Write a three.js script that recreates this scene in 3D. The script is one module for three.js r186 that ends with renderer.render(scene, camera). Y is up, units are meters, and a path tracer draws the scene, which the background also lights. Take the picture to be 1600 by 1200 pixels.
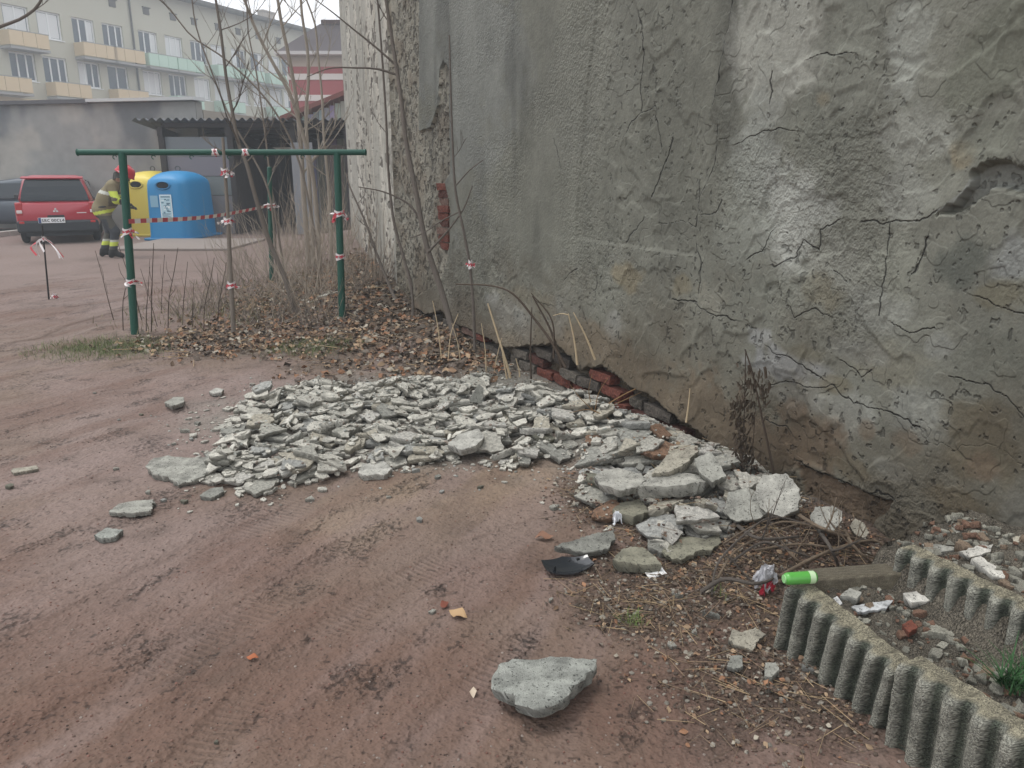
import * as THREE from 'three';
import { mergeGeometries, mergeVertices, toCreasedNormals } from 'three/addons/utils/BufferGeometryUtils.js';
import { MarchingCubes } from 'three/addons/objects/MarchingCubes.js';
import { RoundedBoxGeometry } from 'three/addons/geometries/RoundedBoxGeometry.js';

// ------------------------------------------------------------------ camera, sky, sun, exposure
const scene = new THREE.Scene();
const EYE = 1.6, PITCH = 15.3 * Math.PI / 180, FPX = 1209;
const camera = new THREE.PerspectiveCamera(2 * Math.atan(600 / FPX) * 180 / Math.PI, 4 / 3, 0.05, 600);
camera.position.set(0, EYE, 0);
camera.rotation.set(-PITCH, 0, 0);
const renderer = new THREE.WebGLRenderer({ antialias: true });
renderer.toneMapping = THREE.LinearToneMapping;
renderer.toneMappingExposure = 1.08;
renderer.shadowMap.enabled = true;
{ // overcast sky: a pale even cloud layer, somewhat brighter overhead
  const W = 256, H = 128, data = new Float32Array(W * H * 4);
  for (let r = 0; r < H; r++) for (let c = 0; c < W; c++) {
    const up = ((r + 0.5) / H - 0.5) * Math.PI, y = Math.sin(up), i = (r * W + c) * 4;
    const a = c / W * Math.PI * 2;
    const cloud = 1 + 0.05 * Math.sin(a * 3 + y * 5) * Math.sin(a * 2 + 1.3 + y * 7);
    const k = (y > 0 ? 1.26 + 0.14 * y : 0.3) * (y > 0 ? cloud : 1);
    data[i] = k * 0.985; data[i + 1] = k * 1.0; data[i + 2] = k * 1.025; data[i + 3] = 1;
  }
  const t = new THREE.DataTexture(data, W, H, THREE.RGBAFormat, THREE.FloatType);
  t.mapping = THREE.EquirectangularReflectionMapping; t.magFilter = THREE.LinearFilter; t.needsUpdate = true;
  scene.background = t; scene.environment = t;
}
const sun = new THREE.DirectionalLight(new THREE.Color(1, 0.97, 0.92), 1.25);
sun.position.set(-9, 26, -7); sun.target.position.set(0, 0, -5);
sun.castShadow = true; sun.shadow.radius = 34; sun.shadow.mapSize.set(2048, 2048);
Object.assign(sun.shadow.camera, { left: -40, right: 40, top: 40, bottom: -40, near: 1, far: 120 });
scene.add(sun); scene.add(sun.target);
scene.fog = new THREE.FogExp2(new THREE.Color(0.88, 0.94, 1.0), 0.0056);

// ------------------------------------------------------------------ helpers
const { sin, cos, abs, min, max, floor, sqrt, PI, hypot, exp, pow, atan2, sinh, asinh } = Math;
const V = (x, y, z) => new THREE.Vector3(x, y, z);
const lerp = (a, b, t) => a + (b - a) * t, clamp = (x, a = 0, b = 1) => x < a ? a : x > b ? b : x;
const sst = (a, b, x) => { const t = clamp((x - a) / (b - a)); return t * t * (3 - 2 * t); };
function rng(seed) { let s = seed >>> 0; return () => { s = (s + 0x6d2b79f5) | 0; let t = Math.imul(s ^ (s >>> 15), 1 | s); t = (t + Math.imul(t ^ (t >>> 7), 61 | t)) ^ t; return ((t ^ (t >>> 14)) >>> 0) / 4294967296; }; }
function h2(ix, iy) { let n = Math.imul(ix, 374761393) + Math.imul(iy, 668265263) | 0; n = Math.imul(n ^ (n >>> 13), 1274126177); return ((n ^ (n >>> 16)) >>> 0) / 4294967296; }
function vn(x, y) { // value noise -1..1
  const ix = floor(x), iy = floor(y), fx = x - ix, fy = y - iy, u = fx * fx * (3 - 2 * fx), v = fy * fy * (3 - 2 * fy);
  const a = h2(ix, iy), b = h2(ix + 1, iy), c = h2(ix, iy + 1), d = h2(ix + 1, iy + 1);
  return 2 * (a + (b - a) * u + (c - a) * v + (a - b - c + d) * u * v) - 1;
}
function fbm(x, y, o = 4, g = 0.5) { let s = 0, a = 1, t = 0; for (let i = 0; i < o; i++) { s += a * vn(x, y); t += a; a *= g; x = x * 2.03 + 17.1; y = y * 2.03 - 9.7; } return s / t; }
function ridge(x, y, o = 3) { let s = 0, a = 1, t = 0; for (let i = 0; i < o; i++) { s += a * (1 - abs(vn(x, y))); t += a; a *= 0.5; x = x * 2.1 + 3.1; y = y * 2.1 + 8.3; } return s / t; }
function worley(x, y) { // [nearest, second]
  const ix = floor(x), iy = floor(y); let a = 9, b = 9;
  for (let j = -1; j < 2; j++) for (let i = -1; i < 2; i++) {
    const px = ix + i + h2(ix + i, iy + j), py = iy + j + h2(ix + i + 57, iy + j - 91), d = hypot(px - x, py - y);
    if (d < a) { b = a; a = d; } else if (d < b) b = d;
  } return [a, b];
}
const s2l = (v) => { v /= 255; return v <= 0.04045 ? v / 12.92 : pow((v + 0.055) / 1.055, 2.4); };
const l2s = (v) => (v <= 0.0031308 ? v * 12.92 : 1.055 * pow(v, 1 / 2.4) - 0.055);
const S = (r, g, b, k = 1) => [s2l(r) * k, s2l(g) * k, s2l(b) * k];
const C = (a) => new THREE.Color().setRGB(a[0], a[1], a[2]);
const mix3 = (a, b, t) => { a[0] += (b[0] - a[0]) * t; a[1] += (b[1] - a[1]) * t; a[2] += (b[2] - a[2]) * t; return a; };
const std = (a, roughness = 0.9, extra = {}) => new THREE.MeshStandardMaterial({ color: C(a), roughness, metalness: 0, ...extra });

// where a photograph's pixel (1600 x 1200) meets the ground or an upright plane: used to survey the place
const sP = sin(PITCH), cP = cos(PITCH);
const ray = (px, py) => { const v = (600 - py) / FPX; return [(px - 800) / FPX, v * cP - sP, -(cP + v * sP)]; };
const ground = (px, py, h = 0) => { const r = ray(px, py), t = (h - EYE) / r[1]; return V(r[0] * t, h, r[2] * t); };
const at = (px, py, fwd) => { const r = ray(px, py), t = fwd / -r[2]; return V(r[0] * t, EYE + r[1] * t, -fwd); };

const used = {};
const numbered = (n) => { const k = used[n] = (used[n] ?? -1) + 1; return k ? n + '_' + String(k).padStart(3, '0') : n; };
function mesh(name, geo, mat, parent) {
  const m = new THREE.Mesh(geo, mat); m.name = parent ? name : numbered(name); m.castShadow = m.receiveShadow = true;
  (parent || scene).add(m);
  if (parent) { let k = 0; const base = m.name; while (parent.children.some((c) => c !== m && c.name === m.name)) m.name = base + '_' + String(++k).padStart(3, '0'); }
  return m;
}
function tag(o, label, category, group, kind) { if (label) o.userData.label = label; if (category) o.userData.category = category; if (group) o.userData.group = group; if (kind) o.userData.kind = kind; return o; }
function thing(name, label, category, pos = [0, 0, 0], turn = 0, group) {
  const o = new THREE.Group(); o.name = numbered(name); scene.add(o); o.position.set(...pos); o.rotation.y = turn; return tag(o, label, category, group);
}
function dup(src, label, group) { const o = src.clone(); o.name = numbered(src.name.replace(/_\d{3}$/, '')); scene.add(o); o.userData = { ...src.userData }; if (label) o.userData.label = label; if (group) o.userData.group = group; return o; }
function merge(list) {
  const color = list.some((g) => g.attributes.color);
  return mergeGeometries(list.map((g) => {
    g = g.index ? g.toNonIndexed() : g.clone();
    for (const k of Object.keys(g.attributes)) if (!['position', 'normal', 'uv', ...(color ? ['color'] : [])].includes(k)) g.deleteAttribute(k);
    if (!g.attributes.uv) g.setAttribute('uv', new THREE.BufferAttribute(new Float32Array(g.attributes.position.count * 2), 2));
    if (color && !g.attributes.color) g.setAttribute('color', new THREE.BufferAttribute(new Float32Array(g.attributes.position.count * 3).fill(1), 3));
    return g;
  }));
}
const xf = (g, { p = [0, 0, 0], r = [0, 0, 0], s = [1, 1, 1] } = {}) => g.applyMatrix4(new THREE.Matrix4().compose(V(...p), new THREE.Quaternion().setFromEuler(new THREE.Euler(...r)), V(...(Array.isArray(s) ? s : [s, s, s]))));
const box = (w, h, d, p, r) => xf(new THREE.BoxGeometry(w, h, d), { p, r });
const rbox = (w, h, d, b, p, r) => xf(new RoundedBoxGeometry(w, h, d, 2, b), { p, r });
const cyl = (r0, r1, l, p, r, n = 16) => xf(new THREE.CylinderGeometry(r1, r0, l, n), { p, r });
function tube(pts, r0, r1, radial = 6, segs) { // a tapered tube through points
  const curve = new THREE.CatmullRomCurve3(pts, false, 'centripetal'), n = segs || max(3, pts.length * 3);
  const g = new THREE.TubeGeometry(curve, n, 1, radial, false), p = g.attributes.position, q = V(), c = V();
  for (let i = 0; i <= n; i++) { curve.getPointAt(i / n, c); const r = lerp(r0, r1, i / n); for (let j = 0; j <= radial; j++) { const k = i * (radial + 1) + j; q.fromBufferAttribute(p, k).sub(c).multiplyScalar(r).add(c); p.setXYZ(k, q.x, q.y, q.z); } }
  return g;
}
function rod(a, b, r0, r1 = r0, radial = 6) { return tube([a, a.clone().lerp(b, 0.5), b], r0, r1, radial, 2); }
function tex(data, w, h, { srgb = false, rep = [1, 1], wrap = THREE.RepeatWrapping, float = false } = {}) {
  const t = new THREE.DataTexture(data, w, h, THREE.RGBAFormat, float ? THREE.FloatType : THREE.UnsignedByteType);
  t.wrapS = t.wrapT = wrap; t.magFilter = THREE.LinearFilter; t.minFilter = THREE.LinearMipmapLinearFilter; t.repeat.set(...rep);
  if (srgb) t.colorSpace = THREE.SRGBColorSpace; t.needsUpdate = true; return t;
}
function grey(n, f, opt = {}) { // a square tiling texture from f(u, v) in 0..1, blended at the seams
  const d = new Uint8Array(n * n * 4);
  for (let y = 0; y < n; y++) for (let x = 0; x < n; x++) { const v = clamp(f(x / n, y / n)) * 255, i = (y * n + x) * 4; d[i] = d[i + 1] = d[i + 2] = v; d[i + 3] = 255; }
  return tex(d, n, n, opt);
}
const tile = (f) => (u, v) => { const a = sst(0.8, 1, u), b = sst(0.8, 1, v); let s = f(u, v) * (1 - a) * (1 - b); if (a > 0) s += f(u - 1, v) * a * (1 - b); if (b > 0) s += f(u, v - 1) * (1 - a) * b; if (a > 0 && b > 0) s += f(u - 1, v - 1) * a * b; return s; };
function polyMask(poly, x, y) { let c = false; for (let i = 0, j = poly.length - 1; i < poly.length; j = i++) { const a = poly[i], b = poly[j]; if ((a[1] > y) !== (b[1] > y) && x < (b[0] - a[0]) * (y - a[1]) / (b[1] - a[1]) + a[0]) c = !c; } return c; }
function polyDist(line, x, y) { let d = 1e9, along = 0, best = 0, side = 0; for (let i = 0; i < line.length - 1; i++) { const [ax, ay] = line[i], [bx, by] = line[i + 1], dx = bx - ax, dy = by - ay, L = dx * dx + dy * dy, t = clamp(((x - ax) * dx + (y - ay) * dy) / L), e = hypot(x - ax - dx * t, y - ay - dy * t); if (e < d) { d = e; best = along + t * sqrt(L); side = (x - ax) * dy - (y - ay) * dx; } along += sqrt(L); } return [d, best, side < 0 ? -d : d]; }

// ------------------------------------------------------------------ layout of the two wall faces
const A0 = V(1.66, 0, -2.89), AD = V(-0.46, 0, -0.888).normalize(), AN = V(AD.z, 0, -AD.x); // AN points to the yard
const ALEN = 6.37, CORNER = A0.clone().addScaledVector(AD, ALEN), BEND = V(-3.76, 0, -18.5);
const BD = BEND.clone().sub(CORNER).normalize(), BN = V(BD.z, 0, -BD.x), BLEN = BEND.distanceTo(CORNER);
function onPlane(px, py, P, N) { const r = ray(px, py), d = V(...r), t = (P.clone().sub(V(0, EYE, 0)).dot(N)) / d.dot(N); return V(0, EYE, 0).addScaledVector(d, t); }
const wA = (px, py) => { const p = onPlane(px, py, A0, AN); return [p.clone().sub(A0).dot(AD), p.y]; };   // metres along the wall, height
const wB = (px, py) => { const p = onPlane(px, py, CORNER, BN); return [p.clone().sub(CORNER).dot(BD), p.y]; };
const pA = (s, h, n = 0) => A0.clone().addScaledVector(AD, s).addScaledVector(AN, n).setY(h);
const pB = (s, h, n = 0) => CORNER.clone().addScaledVector(BD, s).addScaledVector(BN, n).setY(h);
// ------------------------------------------------------------------ ground
const gp = (list, h = 0) => list.map(([x, y]) => { const p = ground(x, y, h); return [p.x, p.z]; });
const gblob = (px, py, rx, ry) => { const c = ground(px, py), e = ground(px + rx, py), f = ground(px, py + ry), b = ground(px, py - ry); return [c.x, (f.z + b.z) / 2, abs(e.x - c.x), abs(f.z - b.z) / 2]; };
const blobAt = (b, x, z, w = 0.35, f = 2.2) => { const dx = (x - b[0]) / b[2], dz = (z - b[1]) / b[3]; return 1 - sst(0.35, 1.3, hypot(dx, dz) + w * fbm(x * f + b[0] * 7, z * f + b[1] * 3, 3)); };
const tracks = [ // tyre marks [line, width, depth, tread pitch, groove angle]
  { l: gp([[300, 1190], [390, 1095], [480, 1005], [590, 935], [720, 868], [860, 820]]), w: 0.09, d: 0.006, p: 0.026 },
  { l: gp([[0, 1165], [90, 1128], [200, 1075], [330, 1000], [470, 905], [560, 850]]), w: 0.10, d: 0.006, p: 0.028 },
  { l: gp([[640, 1199], [740, 1085], [840, 1000], [910, 945], [975, 905]]), w: 0.09, d: 0.005, p: 0.025 },
  { l: gp([[0, 1040], [130, 970], [270, 890], [400, 822], [500, 768]]), w: 0.13, d: 0.008, p: 0.03 },
  { l: gp([[0, 905], [120, 850], [260, 790], [330, 762]]), w: 0.12, d: 0.007, p: 0.03 },
  { l: gp([[0, 600], [110, 578], [250, 560], [420, 548]]), w: 0.16, d: 0.012, p: 0.06 },
  { l: gp([[0, 560], [60, 530], [150, 500], [250, 478]]), w: 0.2, d: 0.02, p: 0.06 },
];
for (const t of tracks) { const xs = t.l.map((p) => p[0]), zs = t.l.map((p) => p[1]); t.b = [min(...xs) - 0.3, max(...xs) + 0.3, min(...zs) - 0.3, max(...zs) + 0.3]; }
const hollow = [gblob(70, 522, 60, 10), gblob(325, 972 - 390, 30, 6), gblob(440, 587, 26, 5), gblob(30, 520, 80, 14), gblob(115, 496, 40, 8), gblob(270, 565, 30, 7), gblob(210, 600, 50, 8), gblob(250, 640, 60, 10)];
const pileB = [[gblob(620, 650, 230, 55), 0.03], [gblob(980, 690, 120, 40), 0.05], [gblob(1180, 770, 80, 40), 0.08], [gblob(560, 450, 90, 18), 0.06]];
const bankB = [[gblob(620, 500, 80, 50), 0.12], [gblob(560, 470, 90, 40), 0.10], [gblob(700, 545, 110, 35), 0.08], [gblob(1270, 850, 130, 45), 0.06]];
const gauss = (x, z, B) => { const a = (x - B[0]) / B[2], b = (z - B[1]) / B[3]; return exp(-1.6 * (a * a + b * b)); };
const dA = (x, z) => (x - A0.x) * AN.x + (z - A0.z) * AN.z, dB = (x, z) => (x - CORNER.x) * BN.x + (z - CORNER.z) * BN.z;
function gSmooth(x, z) {
  const far = clamp(1 - (hypot(x, z) - 25) / 30);
  let y = (0.02 * fbm(x * 0.6 + 3, z * 0.6, 3) + 0.010 * fbm(x * 2.3, z * 2.3 + 7, 3)) * far;
  const a = max(0, dA(x, z)), b = max(0, dB(x, z)), sa = (x - A0.x) * AD.x + (z - A0.z) * AD.z;
  if (sa < ALEN + 0.6 && sa > -4) y += 0.09 * exp(-a * a / 0.3);
  if (z < CORNER.z + 1 && z > -20) y += 0.2 * exp(-b * b / 0.7) * sst(CORNER.z + 1, CORNER.z - 0.4, z);
  for (const [B, h] of pileB) y += h * gauss(x, z, B);
  for (const [B, h] of bankB) y += h * gauss(x, z, B);
  return y;
}
const litterB = [gblob(600, 520, 130, 55), gblob(760, 570, 150, 40), gblob(480, 470, 120, 50), gblob(360, 535, 150, 22), gblob(560, 440, 60, 40)];
const soilB = [gblob(1100, 930, 190, 80), gblob(1260, 870, 170, 60), gblob(1200, 1080, 180, 90), gblob(950, 790, 80, 50), gblob(1090, 820, 130, 60), gblob(990, 960, 90, 40)];
const grassB = [gblob(165, 545, 95, 16), gblob(490, 545, 70, 12)];
const tanB = [gblob(640, 790, 190, 70), gblob(820, 770, 120, 60)], pinkB = [gblob(180, 900, 330, 120), gblob(120, 720, 300, 90), gblob(300, 620, 330, 50)], redB = [gblob(640, 1100, 260, 110), gblob(820, 900, 110, 50), gblob(430, 870, 140, 40), gblob(930, 1130, 170, 80), gblob(1130, 1120, 180, 90), gblob(130, 1130, 250, 80)];
const pileMaskB = [gblob(620, 655, 300, 82), gblob(980, 700, 170, 60), gblob(1170, 775, 110, 50)];
const many = (list, x, z, w, f) => { let m = 0; for (const b of list) if (abs(x - b[0]) < b[2] * 1.8 && abs(z - b[1]) < b[3] * 1.8) m = max(m, blobAt(b, x, z, w, f)); return m; };
function gMix(x, z) { return { litter: many(litterB, x, z, 0.5, 3), soil: max(many(soilB, x, z, 0.6, 4), dA(x, z) < 0.5 && z > -9 ? sst(0.5, 0.2, dA(x, z) + 0.15 * fbm(x * 5, z * 5, 2)) : 0), pile: many(pileMaskB, x, z, 0.35, 4), grass: many(grassB, x, z, 0.6, 4) }; }
// fine relief of the dirt in metres, and its colour
const GK = 0.82;
const cBase = S(132, 113, 100, GK), cPink = S(149, 130, 124, GK), cTan = S(156, 135, 115, GK), cRed = S(119, 92, 80, GK), cDark = S(80, 66, 58, GK), cSoil = S(84, 70, 60, GK), cLitter = S(98, 86, 72, GK), cGrey = S(150, 150, 142, GK), cGrass = S(98, 102, 74, GK), cFar = S(133, 115, 108, GK);
function gColor(x, z, M) {
  const c = [...cBase], n1 = fbm(x * 0.9, z * 0.9 + 5, 4);
  mix3(c, cPink, 0.75 * many(pinkB, x, z, 1.0, 1.1)); mix3(c, cTan, 0.7 * many(tanB, x, z, 1.0, 1.6)); mix3(c, cRed, 0.62 * many(redB, x, z, 1.3, 1.6));
  mix3(c, cRed, 0.35 * sst(-3.6, -2.2, z + 0.6 * n1)); mix3(c, cFar, sst(-6, -10, z));
  mix3(c, cRed, 0.4 * sst(0.1, 0.6, n1)); mix3(c, cPink, 0.4 * sst(0.1, 0.6, -n1));
  mix3(c, cDark, 0.35 * sst(0.25, 0.65, fbm(x * 3.1 + 9, z * 3.1, 4)));
  mix3(c, cSoil, 0.85 * M.soil); mix3(c, cGrey, 0.9 * M.pile); mix3(c, cGrass, 0.55 * M.grass); mix3(c, cLitter, 0.8 * M.litter);
  return c;
}
const YX0 = -7.2, YX1 = 3.0, YZ0 = -1.1, YZ1 = -12.2; // the near yard, surveyed finely
{
  const W = 2048, H = 2048, col = new Uint8Array(W * H * 4), hgt = new Float32Array(W * H * 4);
  const xa = 1.6, xc = -0.4, u0 = asinh((YX0 - xc) / xa), u1 = asinh((YX1 - xc) / xa), v0 = Math.log(-YZ0 + 0.6), v1 = Math.log(-YZ1 + 0.6);
  const X = (u) => xc + xa * sinh(lerp(u0, u1, u)), Z = (v) => 0.6 - exp(lerp(v0, v1, v));
  const MW = 256, macro = [];
  for (let j = 0; j <= MW; j++) for (let i = 0; i <= MW; i++) { const x = X(i / MW), z = Z(j / MW), M = gMix(x, z); macro.push([...gColor(x, z, M), M.soil, M.pile, M.litter, M.grass]); }
  const row = new Float64Array(7); let tread = 0; const da = ground(0, 1040), db = ground(500, 768), dl = hypot(db.x - da.x, db.z - da.z), ux = (db.x - da.x) / dl, uz = (db.z - da.z) / dl;
  for (let j = 0; j < H; j++) {
    const z = Z((j + 0.5) / H), mj = (j + 0.5) / H * MW, j0 = floor(mj), fj = mj - j0;
    for (let i = 0; i < W; i++) {
      const x = X((i + 0.5) / W), mi = (i + 0.5) / W * MW, i0 = floor(mi), fi = mi - i0, q = j0 * (MW + 1) + i0;
      const a = macro[q], b = macro[q + 1], c = macro[q + MW + 1], d = macro[q + MW + 2];
      for (let k = 0; k < 7; k++) row[k] = (a[k] * (1 - fi) + b[k] * fi) * (1 - fj) + (c[k] * (1 - fi) + d[k] * fi) * fj;
      const ru = x * ux + z * uz, rv = -x * uz + z * ux, strk = fbm(ru * 0.9 + 3, rv * 5, 4), strk2 = fbm(ru * 1.6 + 30, rv * 11 + 4, 3); const rough = 0.25 + max(row[3], row[4] * 0.8, row[5]);
      const n2 = vn(x * 22, z * 22), n3 = vn(x * 58 + 3, z * 58), n4 = vn(x * 140, z * 140 + 7), n5 = vn(x * 310, z * 310);
      const clump = sst(0.05, 0.5, 0.6 * fbm(x * 5.5 + 31, z * 5.5, 3) + 0.6 * strk2); // crumbly areas between smooth packed ones
      tread = 0; let h = 0.005 * fbm(x * 6, z * 6, 2) + (0.003 * n2 + 0.0034 * n3 + 0.0022 * n4 + 0.001 * n5) * (0.35 + clump * 1.5 + rough * 1.6);
      const grit = h2(floor(x * 190), floor(z * 190)); let speck = 0;
      if (grit > 0.93) { speck = (grit - 0.93) / 0.07; h += 0.0016 * speck; }
      for (const t of tracks) {
        if (x < t.b[0] || x > t.b[1] || z < t.b[2] || z > t.b[3]) continue;
        const [dd, along, sd] = polyDist(t.l, x, z); if (dd > t.w * 1.6) continue;
        const m = 1 - sst(t.w * 0.75, t.w * 1.1, dd), worn = sst(0.0, 0.4, fbm(x * 2.6 + 70, z * 2.6, 2));
        h -= t.d * 0.8 * m; h += t.d * 0.5 * exp(-(((dd - t.w * 1.2) / (t.w * 0.25)) ** 2));
        const ph = along / t.p + sd / t.w * 0.35; tread += m * worn * (0.5 - sst(-0.2, 0.2, sin(ph * 2 * PI))) + 0.25 * m; h += m * worn * 0.0038 * (sst(-0.2, 0.2, sin(ph * 2 * PI)) - 0.5) * (0.6 + 0.4 * n2);
      }
      const p = (j * W + i) * 4; hgt[p] = hgt[p + 1] = hgt[p + 2] = h / 0.05 + 0.5; hgt[p + 3] = 1;
      const crumb = sst(0.42, 0.6, vn(x * 68 + 40, z * 68) + 0.5 * clump - 0.28) , t = (1 + 0.04 * strk + (0.06 + 0.08 * clump) * n2 + (0.07 + 0.1 * clump) * n3 + (0.08 + 0.08 * clump) * n4 + 0.07 * n5 + clump * -0.10) * (1 - 0.5 * crumb) * (1 - 0.15 * tread);
      const wh = speck > 0.96 ? 0.25 * h2(floor(x * 190) + 5, floor(z * 190)) : 0, dk = speck > 0 && speck < 0.3 ? 0.3 : 0;
      const pk = 0.4 * sst(0.0, 0.5, strk) , rdd = 0.5 * sst(0.05, 0.5, -strk); for (let k = 0; k < 3; k++) { let v = lerp(lerp(row[k], cPink[k], pk * (1 - row[3])), cRed[k], rdd * (1 - max(row[3], row[5]))) * t; v = lerp(v, cGrey[k] * 1.1, wh) * (1 - dk); col[p + k] = clamp(l2s(v)) * 255; }
      col[p + 3] = 255;
    }
  }
  const colT = tex(col, W, H, { srgb: true, wrap: THREE.ClampToEdgeWrapping }), hT = tex(hgt, W, H, { float: true, wrap: THREE.ClampToEdgeWrapping });
  const NX = 560, NZ = 560, P = new Float32Array((NX + 1) * (NZ + 1) * 3), UV = new Float32Array((NX + 1) * (NZ + 1) * 2), I = [];
  for (let j = 0, k = 0; j <= NZ; j++) for (let i = 0; i <= NX; i++, k++) {
    const x = X(i / NX), z = Z(j / NZ); const edge = i === 0 || j === 0 || i === NX || j === NZ;
    P[k * 3] = x; P[k * 3 + 1] = yardH(x, z, edge); P[k * 3 + 2] = z; UV[k * 2] = i / NX; UV[k * 2 + 1] = j / NZ;
    if (i < NX && j < NZ) I.push(k, k + 1, k + NX + 1, k + 1, k + NX + 2, k + NX + 1);
  }
  const g = new THREE.BufferGeometry(); g.setAttribute('position', new THREE.BufferAttribute(P, 3)); g.setAttribute('uv', new THREE.BufferAttribute(UV, 2)); g.setIndex(I); g.computeVertexNormals();
  tag(mesh('dirt_yard', g, new THREE.MeshStandardMaterial({ map: colT, bumpMap: hT, bumpScale: 0.05, roughness: 0.94 })), 'reddish brown packed dirt yard with tyre marks', null, null, 'structure');
  // the ground all round it, out to the horizon
  const ft = grey(512, tile((u, v) => 0.5 + 0.4 * fbm(u * 40, v * 40, 4)), { rep: [0.5, 0.5] });
  const xs = [], zs = []; for (let i = 0; i <= 40; i++) xs.push(YX0 - 230 * pow(1 - i / 40, 2.5)); const nx0 = xs.length - 1; for (let i = 1; i <= 60; i++) xs.push(lerp(YX0, YX1, i / 60)); const nx1 = xs.length - 1; for (let i = 1; i <= 30; i++) xs.push(YX1 + 230 * pow(i / 30, 2.5));
  for (let i = 0; i <= 20; i++) zs.push(YZ0 + 200 * pow(1 - i / 20, 2.5)); const nz0 = zs.length - 1; for (let i = 1; i <= 60; i++) zs.push(lerp(YZ0, YZ1, i / 60)); const nz1 = zs.length - 1; for (let i = 1; i <= 90; i++) zs.push(YZ1 - 260 * pow(i / 90, 2.2));
  const p = [], uv = [], cc = [], I2 = [], w = xs.length;
  for (let j = 0; j < zs.length; j++) for (let i = 0; i < w; i++) { const x = xs[i], z = zs[j]; p.push(x, yardH(x, z, true), z); uv.push(x, z); const M = gMix(x, z), c = gColor(x, z, M); cc.push(...c.map((v) => v * 1.0)); if (i < w - 1 && j < zs.length - 1 && !(i >= nx0 && i < nx1 && j >= nz0 && j < nz1)) { const k = j * w + i; I2.push(k, k + 1, k + w, k + 1, k + w + 1, k + w); } }
  const g2 = new THREE.BufferGeometry(); g2.setAttribute('position', new THREE.Float32BufferAttribute(p, 3)); g2.setAttribute('uv', new THREE.Float32BufferAttribute(uv, 2)); g2.setAttribute('color', new THREE.Float32BufferAttribute(cc, 3)); g2.setIndex(I2); g2.computeVertexNormals();
  tag(mesh('ground', g2, new THREE.MeshStandardMaterial({ vertexColors: true, bumpMap: ft, bumpScale: 0.015, roughness: 0.95 })), 'bare ground round the yard', null, null, 'structure');
}
function yardH(x, z, edge) {
  let y = gSmooth(x, z);
  for (const b of hollow) { const d = hypot((x - b[0]) / b[2], (z - b[1]) / b[3]); if (d < 2) y -= 0.03 * exp(-d * d * 1.5); }
  if (!edge) {
    const M = gMix(x, z); y += 0.008 * fbm(x * 11, z * 11, 3) * (0.35 + M.soil * 1.8 + M.litter * 1.5);
    for (const t of tracks) { if (x < t.b[0] || x > t.b[1] || z < t.b[2] || z > t.b[3]) continue; const dd = polyDist(t.l, x, z)[0]; y += -t.d * 0.6 * exp(-(dd * dd) / (t.w * t.w)) + t.d * 0.6 * exp(-(((dd - t.w * 1.5) / (t.w * 0.5)) ** 2)); }
  }
  return y;
}
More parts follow.
